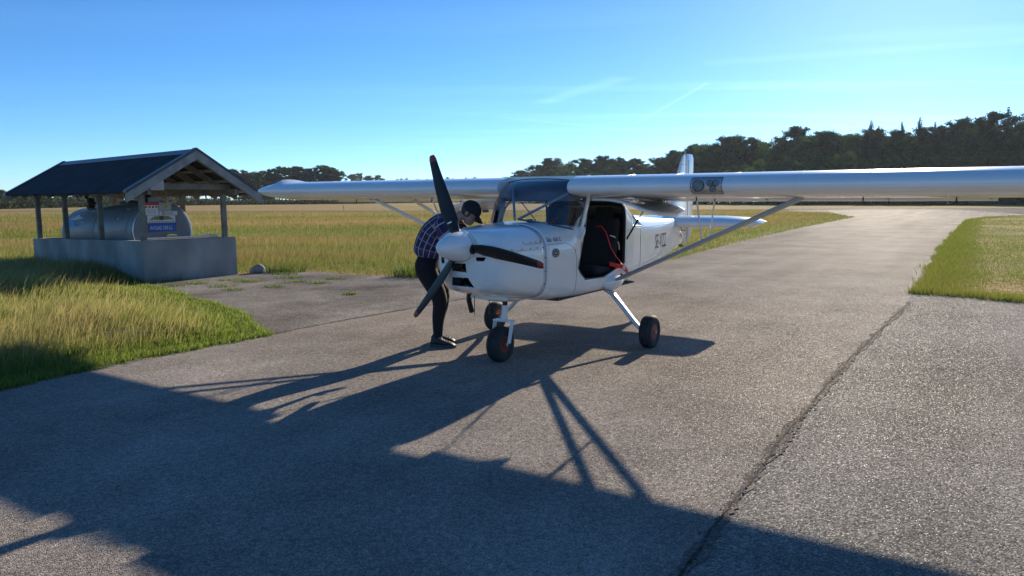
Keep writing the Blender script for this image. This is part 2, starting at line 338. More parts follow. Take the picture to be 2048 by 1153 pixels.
dark_m = asphalt('joint_asphalt', (.110, .095, .082), (.155, .136, .118), (.27, .24, .21), .34, scale=150, patch=.3, gloss=.1)
def seam(name, line, w, seed, mat=None, z=.0105):
    """sunken filled joint: one ragged strip that wavers in width"""
    r_ = random.Random(seed); L_, R_ = [], []
    for a, b in zip(line[:-1], line[1:]):
        a, b = Vector(a), Vector(b); d = (b - a); n_ = int(d.length / .035); t = d.normalized(); nn = Vector((-t.y, t.x))
        for i in range(n_):
            p = a + d * (i / n_); s_ = p.x * 3 + p.y * 2; c = .008 * math.sin(s_ * 1.3 + seed) + .003 * math.sin(s_ * 4.1) + r_.uniform(-.003, .003); ww = w * max(.2, .7 + .25 * math.sin(s_ * .9 + 1) + .15 * math.sin(s_ * 3.7) + r_.uniform(-.3, .3)); L_.append(p + nn * (c + ww / 2)); R_.append(p + nn * (c - ww / 2))
    mb = MB(); mb.add([(p.x, p.y, z) for p in L_] + [(p.x, p.y, z) for p in R_], [(i, i + 1, len(L_) + i + 1, len(L_) + i) for i in range(len(L_) - 1)]); o = mb.build(name, mat or tar_m); o['kind'] = 'structure'
seam('joint_band', [(-1.2, -.1)] + SEAM_R[::-1], .10, 5, dark_m, .0093); seam('joint_band', [(-2.9, 8.52), (-2.18, 9.62), (-1.44, 10.64), (-.4, 12.1)], .10, 6, dark_m, .0093)
seam('pavement_joint', [(-1.2, -.1)] + SEAM_R[::-1], .020, 1); joint('joint_crumbs', [(-1.2, -.1)] + SEAM_R[::-1], .035, 1, dens=.30)
seam('pavement_joint', [(-2.9, 8.52), (-2.18, 9.62), (-1.44, 10.64), (-.4, 12.1)], .03, 2); joint('joint_crumbs', [(-2.9, 8.52), (-2.18, 9.62), (-1.44, 10.64), (-.4, 12.1)], .04, 2, dens=.5)

# ------------------------------------------------------------------ light aircraft (local: x forward, y its left, z up; origin between the main wheels)
AC = thing('light_aircraft', 'white high-wing light aircraft with open cabin doors parked on the taxiway', 'aircraft', (0.64, 8.25, 0), R(57.5 - 180))
HUB = Vector((2.05, 0, 1.18)); PROP_R = .875
def sect(x, w, zb, zt, zm, nb, nt, N=56):
    out = []
    for j in range(N):
        t = 2 * math.pi * j / N; c, s_ = math.cos(t), math.sin(t); n_ = nt if s_ >= 0 else nb
        y = w * math.copysign(abs(c) ** (2 / n_), c); z = zm + ((zt - zm) if s_ >= 0 else (zm - zb)) * math.copysign(abs(s_) ** (2 / n_), s_)
        out.append((x, y, z))
    return out
def lerp_sections(tbl, xs):
    """smooth the table of sections (x decreasing) at the stations xs"""
    X = np.array([r_[0] for r_ in tbl])[::-1]; out = []
    for x in xs: out.append([x] + [float(np.interp(x, X, np.array([r_[k] for r_ in tbl])[::-1])) for k in range(1, 7)])
    return out
BODY = [  # x, half width, bottom, top, z of widest, bottom exponent, top exponent
    (2.00, .165, 1.00, 1.312, 1.17, 2.2, 2.2), (1.975, .265, .87, 1.318, 1.12, 2.6, 2.5), (1.93, .345, .785, 1.322, 1.08, 3.2, 2.8), (1.86, .395, .735, 1.330, 1.05, 3.6, 3.0),
    (1.72, .435, .695, 1.342, 1.03, 3.8, 3.1), (1.55, .465, .665, 1.354, 1.02, 4.0, 3.1), (1.35, .49, .635, 1.366, 1.0, 4.2, 3.1), (1.15, .505, .60, 1.372, 1.0, 5, 3.2),
    (.90, .52, .588, 1.385, 1.0, 6, 3.6), (.62, .525, .58, 1.55, 1.05, 7, 6), (.45, .525, .58, 1.64, 1.05, 7, 9), (0.0, .525, .58, 1.63, 1.05, 7, 9), (-.45, .52, .585, 1.59, 1.05, 7, 8),
    (-.75, .487, .61, 1.50, 1.05, 6, 5), (-1.1, .437, .645, 1.425, 1.06, 6, 3.6), (-1.8, .345, .71, 1.385, 1.08, 6, 3.0), (-2.6, .235, .785, 1.345, 1.1, 5, 2.8), (-3.3, .14, .845, 1.315, 1.12, 4, 2.6), (-3.72, .05, .90, 1.29, 1.13, 3, 2.4)]
def side_y(x, z):
    _, w, zb, zt, zm, nb, nt = lerp_sections(BODY, [x])[0]
    n_, h = (nt, zt - zm) if z > zm else (nb, zm - zb)
    q = min(.999, abs(z - zm) / h); return w * (1 - q ** n_) ** (1 / n_)
def body_mesh(x0, x1, shrink=0.0, step=.07, cap0=False, cap1=False):
    xs = [x0]; ks = [r_[0] for r_ in BODY if x1 < r_[0] < x0]
    n_ = max(2, int((x0 - x1) / step)); xs = sorted(set([round(x0 + (x1 - x0) * i / n_, 4) for i in range(n_ + 1)] + ks), reverse=True)
    mb = MB(); mb.loft([sect(x, w - shrink, zb + shrink, zt - shrink, zm, nb, nt) for x, w, zb, zt, zm, nb, nt in lerp_sections(BODY, xs)], cap0=cap0, cap1=cap1)
    bm = bmesh.new(); vs_ = [bm.verts.new(v) for v in mb.v]
    for f in mb.f: bm.faces.new([vs_[i] for i in f])
    return bm
def cut(bm, poly, side=0, frontal=False):
    """remove from the shell what lies inside a convex polygon seen from the side (x,z) or from the front (y,z)"""
    def keep(f):
        c = f.calc_center_median(); return (side == 0 or c.y * side > .03) if not frontal else c.x > 1.55
    c2 = Vector((sum(p[0] for p in poly) / len(poly), sum(p[1] for p in poly) / len(poly))); planes = []
    for i in range(len(poly)):
        a, b = Vector(poly[i]), Vector(poly[(i + 1) % len(poly)]); nn = Vector((-(b - a).y, (b - a).x)).normalized()
        if nn.dot(c2 - a) > 0: nn = -nn
        P3, N3 = ((a.x, 0, a.y), (nn.x, 0, nn.y)) if not frontal else ((0, a.x, a.y), (0, nn.x, nn.y))
        planes.append((Vector(P3), Vector(N3)))
        fs = [f for f in bm.faces if keep(f)]; geo = set(fs)
        for f in fs: geo.update(f.edges); geo.update(f.verts)
        bmesh.ops.bisect_plane(bm, geom=list(geo), plane_co=P3, plane_no=N3, dist=1e-5)
    dead = [f for f in bm.faces if keep(f) and all((f.calc_center_median() - P).dot(N) < 1e-5 for P, N in planes)]
    bmesh.ops.delete(bm, geom=dead, context='FACES')
def finish(bm, name, mat, parent, thick=.012, ang=40, off=-1):
    bmesh.ops.remove_doubles(bm, verts=bm.verts[:], dist=1e-5)
    bmesh.ops.recalc_face_normals(bm, faces=bm.faces[:])
    for f in bm.faces: f.smooth = True
    for e in bm.edges:
        if len(e.link_faces) == 2 and e.calc_face_angle(0) > R(ang): e.smooth = False
    me = bpy.data.meshes.new(name); bm.to_mesh(me); bm.free(); me.materials.append(mat)
    o = bpy.data.objects.new(name, me); COL.objects.link(o); o.parent = parent
    if thick:
        so = o.modifiers.new('thickness', 'SOLIDIFY'); so.thickness = thick; so.offset = off
    return o
DOOR = [(.50, 1.590), (.75, .90), (.71, .85), (.60, .775), (.16, .760), (-.40, .87), (-.42, 1.575)]
SCREEN = [(1.60, 1.42), (1.12, 1.368), (.95, 1.320), (.70, 1.215), (.62, 1.245), (.545, 1.60), (.52, 1.75), (1.2, 2.0)]
REARW = [(-.78, 1.435), (-.68, 1.285), (-1.16, 1.268)]
# engine cowling with its inlets
bm = body_mesh(2.00, 1.352, cap0=True)
UPIN = [(-.155, .945), (.025, .935), (.025, 1.025), (-.165, 1.03)]
LOIN = [(-.20, .80), (.075, .795), (.035, .895), (-.16, .895)]
CHL = [(.13, 1.05), (.21, 1.05), (.23, 1.085), (.13, 1.085)]; CHR = [(-.30, 1.01), (-.24, 1.01), (-.24, 1.065), (-.31, 1.065)]
for q in (UPIN, LOIN, CHL, CHR): cut(bm, q, frontal=True)
cowl = finish(bm, 'engine_cowling', white, AC)
def inlet(poly, depth, xback=1.62):
    mb = MB(); n_ = len(poly)
    ring0 = [(2.0 - 0.0, y, z) for y, z in poly]; c = (sum(p[0] for p in poly) / n_, sum(p[1] for p in poly) / n_)
    f_ = [(xback + .05, c[0] + (y - c[0]) * 1.1, c[1] + (z - c[1]) * 1.1) for y, z in poly]; g_ = [(xback, c[0] + (y - c[0]) * .9, c[1] + (z - c[1]) * .9) for y, z in poly]
    mb.loft([f_, g_], cap0=False); return mb.build('air_inlet', black, cowl)
for q, xb in ((UPIN, 1.75), (LOIN, 1.70), (CHL, 1.72), (CHR, 1.72)): inlet(q, .2, xb)
# inlet lips
for q in (UPIN, LOIN):
    mb = MB(); pts = []
    for y, z in q:
        pts.append((y, z))
    def xf(y, z):
        lo, hi = 1.5, 2.0
        for _ in range(30):
            mid = (lo + hi) / 2
            r_ = lerp_sections(BODY, [mid])[0]; inside = z > r_[2] and z < r_[3] and side_y(mid, z) > abs(y)
            lo, hi = (mid, hi) if inside else (lo, mid)
        return lo
    P = []
    for i in range(len(pts)):
        a, b = Vector(pts[i]), Vector(pts[(i + 1) % len(pts)])
        for k in range(5): p = a.lerp(b, k / 5); P.append((xf(p.x, p.y), p.x, p.y))
    P.append(P[0]); mb.tube(P, .006, 6); mb.build('inlet_lip', white, cowl, True, 80)
# bottom outlet hump under the cowling
mb = MB(); rings = []
for i in range(11):
    t = i / 10; x = 1.62 - .62 * t; h = .055 * math.sin(math.pi * min(1, .08 + t * .95)) ** .6; rings.append([(x, .23 * math.cos(a), .668 - .03 * t - (h if math.sin(a) < 0 else -.02) * abs(math.sin(a)) ** .6) for a in [2 * math.pi * j / 20 for j in range(20)]])
mb.loft(rings); mb.build('cooling_outlet', white, AC, True)
# panel gaps and screws on the cowling
def on_side(x, z, s_=1, d=.002): return (x, s_ * (side_y(x, z) + d), z)
def gap(name, pts, s_=1, w=.0013, parent=None):
    mb = MB(); mb.tube([on_side(x, z, s_, .0005) for x, z in pts], w, 5, cap=True); return mb.build(name, seamm, parent or AC)
def zs(a, b, n_=14): return [a + (b - a) * i / (n_ - 1) for i in range(n_)]
for s_ in (1, -1):
    gap('panel_gap', [(1.352, z) for z in zs(.66, 1.34, 30)], s_, parent=cowl)
    gap('panel_gap', [(x, 1.135) for x in zs(1.90, 1.355, 16)], s_, parent=cowl)
    gap('panel_gap', [(x, 1.19) for x in zs(1.66, 1.42, 8)] + [(1.40, 1.2), (1.385, 1.24)], s_, .002, cowl)
    for x in (1.82, 1.70, 1.58, 1.48, 1.39):
        mb = MB(); mb.lathe([(-.002, .007), (.003, .006), (.004, .003)], on_side(x, 1.148, s_, 0), 'Y', 8); mb.build('screw', seal, cowl)
    for x in (1.66, 1.56, 1.48, 1.41):
        mb = MB(); mb.lathe([(-.002, .006), (.003, .005), (.004, .003)], on_side(x, 1.205, s_, 0), 'Y', 8); mb.build('screw', seal, cowl)
    for z in (1.05, .92, .80):
        mb = MB(); mb.lathe([(-.002, .006), (.003, .005), (.004, .003)], on_side(1.365, z, s_, 0), 'Y', 8); mb.build('screw', seal, cowl)
# fuselage with door openings, windscreen opening and rear side windows
bm = body_mesh(1.35, -3.72, cap1=True)
cut(bm, SCREEN)
cut(bm, [(.60, 1.572), (.60, 1.85), (-.40, 1.85), (-.40, 1.572)])
for s_ in (1, -1): cut(bm, DOOR, s_); cut(bm, REARW, s_)
fus = finish(bm, 'fuselage', white, AC, .010)
bm = body_mesh(1.30, -1.15, .022, cap0=True, cap1=True)
cut(bm, [(1.60, 1.40), (1.16, 1.330), (.93, 1.27), (.70, 1.18), (.58, 1.20), (.50, 1.60), (.50, 1.80), (1.2, 2.0)])
cut(bm, [(.60, 1.572), (.60, 1.85), (-.40, 1.85), (-.40, 1.572)])
for s_ in (1, -1): cut(bm, DOOR, s_); cut(bm, [(-.60, 1.60), (-.52, 1.22), (-1.3, 1.22), (-1.3, 1.6)], s_)
lin = finish(bm, 'cabin_lining', darkin, AC, .006)
gap('panel_gap', [(.80, z) for z in zs(.62, .95, 12)] + [(.79, 1.0), (.83, 1.1)], 1, .002, fus)
gap('panel_gap', [(x, 1.17) for x in zs(1.33, .98, 8)] + [(.9, 1.14), (.80, 1.08)], 1, .0018, fus)
gap('panel_gap', [(-.02, z) for z in zs(.70, .60, 6)], 1, .002, fus)
for x in (-1.05,): gap('panel_gap', [(x, z) for z in zs(.70, 1.27, 10)], 1, .0022, fus)
gap('panel_gap', [(x, 1.245) for x in zs(-.46, -3.2, 20)], 1, .002, fus); gap('panel_gap', [(x, .80 + (-.46 - x) * .035) for x in zs(-.46, -2.0, 12)], 1, .002, fus)
# door frames (dark seal round the openings)
for s_ in (1, -1):
    P = []
    for i in range(len(DOOR)):
        a, b = Vector(DOOR[i]), Vector(DOOR[(i + 1) % len(DOOR)])
        for k in range(8): p = a.lerp(b, k / 8); P.append(on_side(p.x, p.y, s_, -.004))
    P.append(P[0]); mb = MB(); mb.tube(P, .009, 6); mb.build('door_seal', seal, fus, True, 80)
# windscreen
def ws(phi, t):
    c, s_ = math.cos(phi), math.sin(phi); sg = math.copysign(abs(s_) ** 1.0, s_); cc = abs(c) ** .8
    b = Vector((.66 + .46 * cc, .512 * sg, 1.215 + .152 * abs(c) ** .50)); T = Vector((.50 + .17 * cc, .49 * sg, 1.60 + .212 * abs(c) ** .30))
    p = b.lerp(T, t); q = math.sin(math.pi * t ** 1.3); p += Vector((.10 * q * cc, .014 * q * sg, .03 * q * cc)); return p
NPH, NT = 36, 12
PH = [-math.pi / 2 + math.pi * i / NPH for i in range(NPH + 1)]
mb = MB(); mb.loft([[ws(ph, j / NT) for ph in PH] for j in range(NT + 1)], close=False)
wsc = mb.build('windscreen', glass, AC, True, 80)
mb = MB(); mb.tube([ws(ph, 0) for ph in PH], .006, 6); mb.build('windscreen_seal', seal, wsc, True, 80)
mb = MB(); mb.tube([ws(ph, 1) for ph in PH], .005, 6); mb.build('windscreen_seal', seal, wsc, True, 80)
for s_ in (1, -1):   # white front door pillar
    mb = MB(); mb.beam((.745, s_ * .522, 1.20), (.52, s_ * .515, 1.62), .022, .052, up=(1, 0, .5), bev=.006); mb.build('door_pillar', white, fus)
    q = [Vector(on_side(x, z, s_, -.004)) for x, z in REARW]; mb = MB(); mb.add(q, [(0, 1, 2)]); mb.build('rear_window', glass, AC)
    mb = MB(); mb.tube(q + [q[0]], .012, 6); mb.build('window_frame', white, fus)
mb = MB(); mb.tube([ws(R(38), .02), ws(R(38), .02) + Vector((-.02, 0, .03)), (.80, .12, 1.50), (.50, .47, 1.68)][0:1] + [(1.10, .02, 1.40), (.52, .43, 1.73)], .014, 8); mb.build('cabin_tube', greyp, AC, True)
mb = MB(); mb.tube([(1.10, -.02, 1.40), (.50, -.43, 1.75)], .013, 8); mb.build('cabin_tube', greyp, AC, True)
mb = MB(); mb.tube([ws(R(-62), .0), ws(R(-64), .5), ws(R(-66), 1)], .008, 6); mb.build('windscreen_rib', greyp, wsc, True)
mb = MB(); rings = []     # little white teardrop mirror at the lower corner of the windscreen
for i in range(9):
    t = i / 8; r_ = .024 * math.sin(math.pi * (.06 + .94 * t) ** .7) + .001; c = Vector((.74 - .07 * t, .545 + .012 * math.sin(3 * t), 1.20 + .13 * t)); rings.append([c + Vector((r_ * math.cos(a), r_ * .5 * math.sin(a), 0)) for a in [2 * math.pi * j / 10 for j in range(10)]])
mb.loft(rings); mb.build('air_scoop', white, AC, True)

pmat('lamp_glass', (.10, .11, .125), .25, metal=.3, var=.4, scale=40)
# wing
def airfoil(n_=26):
    up, lo = [], []
    for i in range(n_ + 1):
        b = math.pi * i / n_; t = (1 - math.cos(b)) / 2
        yt = 5 * (.178 if t < .7 else .178) * (.2969 * math.sqrt(t) - .126 * t - .3516 * t * t + .2843 * t ** 3 - .1036 * t ** 4); m_, p_ = .028, .4
        yc = m_ / p_ ** 2 * (2 * p_ * t - t * t) if t < p_ else m_ / (1 - p_) ** 2 * (1 - 2 * p_ + 2 * p_ * t - t * t)
        up.append((t, yc + yt)); lo.append((t, yc - yt))
    return up[::-1] + lo[1:-1]
AF = airfoil()
LEX, LEZ, CH, INC = .82, 1.718, 1.30, R(4.5)
def wing_pt(u, v, y, ch=CH, x0=LEX, z0=LEZ, k=1.0):
    return Vector((x0 - u * ch * math.cos(INC), y, z0 + .0 * max(0, abs(y) - .5) - u * ch * math.sin(INC) + v * ch * k))
YT = 4.56
for s_, nm in ((1, 'l'), (-1, 'r')):
    mb = MB(); rings = []; TS, YT = (3.95, 4.56) if s_ < 0 else (4.38, 4.72); ys = [.42, 1.0, 1.6, 2.2, 2.8, 3.4, 3.9, TS] + [TS + (YT - TS) * math.sin(math.pi / 2 * k / 10) for k in range(1, 11)]
    for y in ys:
        if y <= TS: rings.append([wing_pt(u, v, s_ * y) for u, v in AF])
        else:
            q = (y - TS) / (YT - TS); e = math.sqrt(max(0.0, 1 - q * q)); k = max(.03, e ** .9); ch = CH * (.62 + .38 * e); bump = (.045 if s_ < 0 else 0) * math.exp(-((y - 4.02) / .10) ** 2)
            rings.append([wing_pt(u, v, s_ * y, ch, LEX - (CH - ch) * .55, LEZ + .0 * q, k) + Vector((0, 0, bump * (v > .02) * min(1, u * 6))) for u, v in AF])
    mb.loft(rings); wing = mb.build('wing', white, AC, True, 50)
    # flaperon: drooped a little behind the fixed wing
    mb = MB(); fl = []
    for y in (.72, 1.8, 3.0, 4.05):
        c = []
        for j in range(14):
            a = 2 * math.pi * j / 14; u = (1 - math.cos(a)) / 2; th = .035 * math.sin(a) * (1 - u) ** .6 if u < 1 else 0
            c.append(wing_pt(.86, .012, s_ * y) + Vector((-.015 - u * .21, 0, -.030 - u * .045 + th)))
        fl.append(c)
    mb.loft(fl); mb.build('flaperon', white, wing, True, 50)
    for y in (1.0, 2.1, 3.2, 4.0):
        mb = MB(); mb.beam(wing_pt(.80, -.01, s_ * y), wing_pt(.9, 0, s_ * y) + Vector((-.02, 0, -.035)), .012, .05, bev=.004); mb.build('flap_hinge', greyp, wing)
    for y in (1.0, 1.5, 2.05, 2.6, 3.15, 3.7):   # rivet lines read as faint ribs on the nose skin
        mb = MB(); mb.tube([wing_pt(u, v * 1.0, s_ * y) + Vector((0, 0, .0008 if v > 0 else -.0008)) for u, v in AF if u < .35], .0016, 4); mb.build('rib_seam', whitem, wing)
    mb = MB(); mb.tube([wing_pt(.012, -.028, s_ * y) + Vector((.0, 0, 0)) for y in (.52, 2.3, 4.1)], .002, 4); mb.build('leading_edge_seam', whitem, wing)
    for y in (2.1, 2.4, 3.0, 3.5, 3.9):
        mb = MB(); c = wing_pt(.16, .088, s_ * y); mb.lathe([(0, .008), (.006, .006), (.008, .002)], c, 'Z', 8); mb.build('fastener', alu, wing)
    # wing struts, one V each side, with jury struts
    LOW = Vector((-.13, s_ * .545, .70)); T1 = wing_pt(.30, -.058, s_ * 2.58); T2 = wing_pt(.80, -.014, s_ * 2.50)
    def ell(a, b, r_, name):
        mb = MB(); a, b = Vector(a), Vector(b); t = (b - a).normalized(); xx = Vector((1, 0, 0)); xx = (xx - t * xx.dot(t)).normalized(); w = t.cross(xx); rr = []
        for q in (0, .03, .97, 1):
            k = .75 if q in (0, 1) else 1
            rr.append([a.lerp(b, q) + (xx * math.cos(2 * math.pi * j / 14) * r_ * 1.9 + w * math.sin(2 * math.pi * j / 14) * r_) * k for j in range(14)])
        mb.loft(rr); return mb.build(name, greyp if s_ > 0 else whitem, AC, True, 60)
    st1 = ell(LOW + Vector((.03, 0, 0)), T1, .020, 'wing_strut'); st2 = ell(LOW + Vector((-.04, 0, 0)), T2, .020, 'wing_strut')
    f1 = (LOW + Vector((.03, 0, 0))).lerp(T1, .52); f2 = (LOW + Vector((-.04, 0, 0))).lerp(T2, .52)
    mb = MB(); mb.tube([f1, wing_pt(.30, -.055, s_ * 1.62)], .009, 7); mb.build('jury_strut', whitem, AC, True)
    mb = MB(); mb.tube([f2, wing_pt(.76, -.015, s_ * 1.62)], .009, 7); mb.build('jury_strut', whitem, AC, True)
    mb = MB(); mb.tube([f1, f2], .008, 7); mb.build('jury_strut', whitem, AC, True)
    for T in (T1, T2):
        mb = MB(); mb.box(T + Vector((0, 0, .01)), (.09, .03, .05), bev=.006); mb.build('strut_fitting', greyp, wing)
    for u, y in ((.30, 1.62), (.76, 1.62), (.45, 3.05), (.5, 3.75)):
        mb = MB(); c = wing_pt(u, -.05 if u < .6 else -.015, s_ * y); mb.tube([c + Vector((0, 0, .01)), c + Vector((0, 0, -.035)), c + Vector((.02, 0, -.05))], .006, 6); mb.build('tie_down', seal, wing)
    if s_ > 0:
        # landing lights behind a clear cover let into the nose of the wing
        def nose(y, k, d):     # point on the nose, k runs from below to above
            i = int(round(26 + (k * 7))); u, v = AF[len(AF) // 2 + 1 - int(round(k * 7)) if False else 0]; return None
        def nose_xz(z):
            best = None
            pts = [wing_pt(u, v, 1.83) for u, v in AF if u < .3]; cand = [p for p in pts]
            cand.sort(key=lambda p: abs(p.z - z) - p.x * .5)
            zs_ = sorted([(p.z, p.x) for p in pts if p.x > LEX - .12]); return float(np.interp(z, [a for a, _ in zs_], [b for _, b in zs_]))
        mb = MB(); zz = [1.642 + .150 * i / 8 for i in range(9)]
        mb.loft([[(nose_xz(z) + .004, y, z) for z in zz] for y in [1.69 + .28 * i / 10 for i in range(11)]], close=False); mb.build('light_cover', lensm, wing, True, 80)
        mb = MB(); P = [(nose_xz(z) + .004, 1.69, z) for z in zz] + [(nose_xz(zz[-1]) + .004, 1.97, zz[-1])] + [(nose_xz(z) + .004, 1.97, z) for z in zz[::-1]] + [(nose_xz(zz[0]) + .004, 1.69, zz[0])]
        mb.tube(P, .0025, 5); mb.build('light_rim', seal, wing)
        for y, z, r_ in ((1.765, 1.715, .050), (1.868, 1.737, .026), (1.922, 1.737, .026), (1.895, 1.688, .026)):
            c = (nose_xz(z) + .004, y, z); mb = MB(); mb.lathe([(.0, r_ * .3), (.004, r_ * .75), (.010, r_), (.016, r_ * 1.06), (.008, r_ * 1.1)], c, 'X', 24); lamp = mb.build('landing_light', MATS['lamp_glass'], wing, True, 60)
            mb = MB(); mb.lathe([(.006, r_ * .55), (.0075, r_ * .5), (.008, .002)], c, 'X', 16); mb.build('bulb', black if r_ > .04 else greyp, lamp) if False else mb.build('lamp_core', seal, wing, True)
# centre section / cabin roof between the wings
mb = MB(); rings = []
for y in (-.503, -.3, 0, .3, .503):
    rings.append([wing_pt(u, v, y) + Vector((0, 0, .004 * (v > 0))) for u, v in AF if u > .21])
mb.loft(rings); mb.build('cabin_roof', white, AC, True, 50)
mb = MB(); mb.box((.535, 0, 1.69), (.015, .82, .20)); mb.box((.05, 0, 1.585), (.95, 1.0, .012)); mb.build('headliner', pmat('headliner_cloth', (.15, .175, .22), .8), AC)
mb = MB(); mb.tube([wing_pt(.2, .105, .1), wing_pt(.62, .085, .2) + Vector((0, .0, .0)), wing_pt(.62, .085, .2) + Vector((-.05, .05, .10))], .004, 6); mb.build('aerial', whitem, AC)

# tail
mb = MB(); rings = []
for s in [-1.28, -1.26, -1.2, -.8, -.12, .12, .8, 1.2, 1.26, 1.28]:
    q = min(1, max(0, (abs(s) - 1.06) / .22)); e = math.sqrt(max(0.02, 1 - q * q)); ch = 1.02 * (.55 + .45 * e)
    rings.append([(-3.10 - (1.02 - ch) * .6 - u * ch, s, 1.255 + (v - .02) * ch * .95 * (.2 + .8 * e)) for u, v in AF])
mb.loft(rings); stab = mb.build('horizontal_stabiliser', white, AC, True, 50)
for s in (1, -1):
    mb = MB(); mb.tube([(-3.62, s * .14, 1.30), (-3.62, s * 1.18, 1.295)], .0035, 4); mb.build('elevator_gap', seamm, stab)
def fin_ring(poly, th):
    pass
def vsurf(name, le, te, zs_, thick, mat, parent):
    mb = MB(); rings = []
    for z in zs_:
        a, b = le(z), te(z); c = a - b; k = .35 + .65 * min(1.0, math.sqrt(max(0, (zs_[-1] - z) / .12))) if z > zs_[-1] - .12 else 1
        rings.append([(a - u * c, (v - (0)) * c * thick * k, z) for u, v in [(t, w) for t, w in ((0, 0), (.03, .045), (.12, .075), (.3, .085), (.6, .07), (1, .03), (1, -.03), (.6, -.07), (.3, -.085), (.12, -.075), (.03, -.045))]])
    mb.loft(rings); return mb.build(name, mat, parent, True, 40)
finz = [1.20, 1.3, 1.5, 1.8, 2.05, 2.2, 2.26, 2.30, 2.315]
fin = vsurf('fin', lambda z: -2.96 - (z - 1.25) * .78 - max(0, z - 2.26) * 2.0, lambda z: -3.88 + max(0, z - 2.28) * 1.0, finz, 1.0, white, AC)
rud = vsurf('rudder', lambda z: -3.89 - max(0, z - 2.27) * 1.5, lambda z: -4.24 + max(0, 1.05 - z) * 1.5 + max(0, z - 2.24) * .8, [.88, .95, 1.05, 1.3, 1.6, 1.9, 2.15, 2.25, 2.30], 1.1, white, AC)
mb = MB(); mb.tube([(-3.884, .055, z) for z in (.92, 1.4, 1.9, 2.2)], .004, 5); mb.build('rudder_gap', seamm, rud)
mb = MB(); mb.box((-3.68, .045, 1.93), (.035, .006, .07), bev=.002); mb.build('fin_mark', lettering, fin)
mb = MB(); mb.tube([(-3.35, .085, 2.12), (-3.75, .07, 2.125)], .004, 5); mb.build('panel_gap', seamm, fin)
mb = MB(); mb.beam((-3.60, 0, .90), (-3.80, 0, .86), .05, .03, bev=.008); mb.build('tail_bumper', black, AC)
for z0 in (1.12, 1.0):
    mb = MB(); mb.tube([on_side(-3.3, z0 + .08, 1, .01), on_side(-3.45, z0, 1, .015), (-3.86, .04, z0 - .02)], .006, 6); mb.build('control_cable', seal, AC)

# landing gear
def wheel(c, rot_y, name='wheel'):
    w = bpy.data.objects.new('wheel', None); COL.objects.link(w); w.parent = AC; w.location = c
    tyr = [(-.060, .085), (-.066, .11), (-.068, .14), (-.060, .163), (-.042, .174), (-.030, .177)]
    for k in (-.018, 0, .018): tyr += [(k - .006, .1775), (k - .004, .1735), (k + .004, .1735), (k + .006, .1775)]
    tyr += [(.030, .177), (.042, .174), (.060, .163), (.068, .14), (.066, .11), (.060, .085)]
    t = MB().lathe(tyr, axis='Y', n=40, cap=False).build('tyre', rubber, w, True, 40)
    rm = MB().lathe([(-.058, .088), (-.045, .080), (-.030, .055), (-.040, .035), (-.045, .018), (.045, .018), (.040, .035), (.030, .055), (.045, .080), (.058, .088)], axis='Y', n=28).build('rim', rimred, w, True, 40)
    mb = MB()
    for k in range(5):
        a = 2 * math.pi * k / 5; mb.lathe([(-.05, .008), (.05, .008)], (.055 * math.cos(a), 0, .055 * math.sin(a)), 'Y', 8)
    mb.build('rim_bolts', alu, w); MB().lathe([(-.075, .016), (.075, .016)], axis='Y', n=14).build('axle', alu, w, True)
    return w
for s_ in (1, -1):
    wheel((0, s_ * 1.0, .178), 0)
    pts = [(-.03, s_ * .36, .615), (-.03, s_ * .46, .605), (-.03, s_ * .55, .555), (-.02, s_ * .66, .44), (-.01, s_ * .80, .29), (0, s_ * .87, .225), (0, s_ * .93, .18)]
    mb = MB(); rr = []
    for i, p in enumerate(pts):
        t = (Vector(pts[min(i + 1, 6)]) - Vector(pts[max(i - 1, 0)])).normalized(); w = Vector((1, 0, 0)).cross(t).normalized(); hw = .062 - .024 * i / 6; ht = .016
        rr.append([Vector(p) + Vector((1, 0, 0)) * a * hw + w * b * ht for a, b in ((1, .4), (.8, 1), (-.8, 1), (-1, .4), (-1, -.4), (-.8, -1), (.8, -1), (1, -.4))])
    mb.loft(rr); mb.build('gear_leg', alu if s_ > 0 else whitem, AC, True, 50)
    mb = MB(); rr = []
    for i in range(8):
        t = i / 7; x = .13 - .53 * t; k = math.sin(math.pi * (.05 + .90 * t)) ** .6; rr.append([(x, s_ * (.49 + .078 * k * max(-.3, math.cos(a))), .675 + .095 * k * math.sin(a)) for a in [2 * math.pi * j / 16 for j in range(16)]])
    mb.loft(rr); mb.build('gear_fairing', white, AC, True)
    mb = MB(); mb.lathe([(-.01, .05), (0, .05), (.006, .045)], (0, s_ * .905, .178), 'Y', 20); mb.build('brake_disc', alu, AC, True)
NW = wheel((1.41, 0, .178), 0)
mb = MB(); mb.tube([(1.315, 0, .66), (1.325, 0, .52)], .026, 14); mb.build('nose_leg', black, AC, True)
mb = MB(); mb.tube([(1.322, 0, .555), (1.335, 0, .41)], .032, 14); nl = mb.build('nose_leg', whitem, AC, True)
mb = MB(); mb.box((1.345, 0, .405), (.085, .215, .018), bev=.006)
for s_ in (1, -1): mb.beam((1.345, s_ * .10, .41), (1.412, s_ * .098, .165), .010, .058, up=(1, 0, .2), bev=.004)
mb.build('nose_fork', whitem, AC)
for s_ in (1, -1):
    mb = MB(); mb.lathe([(-.008, .017), (.008, .017)], (1.412, s_ * .106, .178), 'Y', 6); mb.build('axle_nut', seal, AC)
# exhaust and drain pipes under the nose
mb = MB(); mb.tube([(1.62, -.22, .70), (1.60, -.24, .62), (1.54, -.25, .50)], .026, 12); mb.build('exhaust_pipe', black, AC, True)
for x, y in ((1.66, -.13), (1.60, .0)):
    mb = MB(); mb.tube([(x, y, .68), (x, y, .60), (x + .01, y + .005, .50)], .0045, 6); mb.build('drain_hose', pmat('hose', (.10, .08, .05), .6), AC, True)

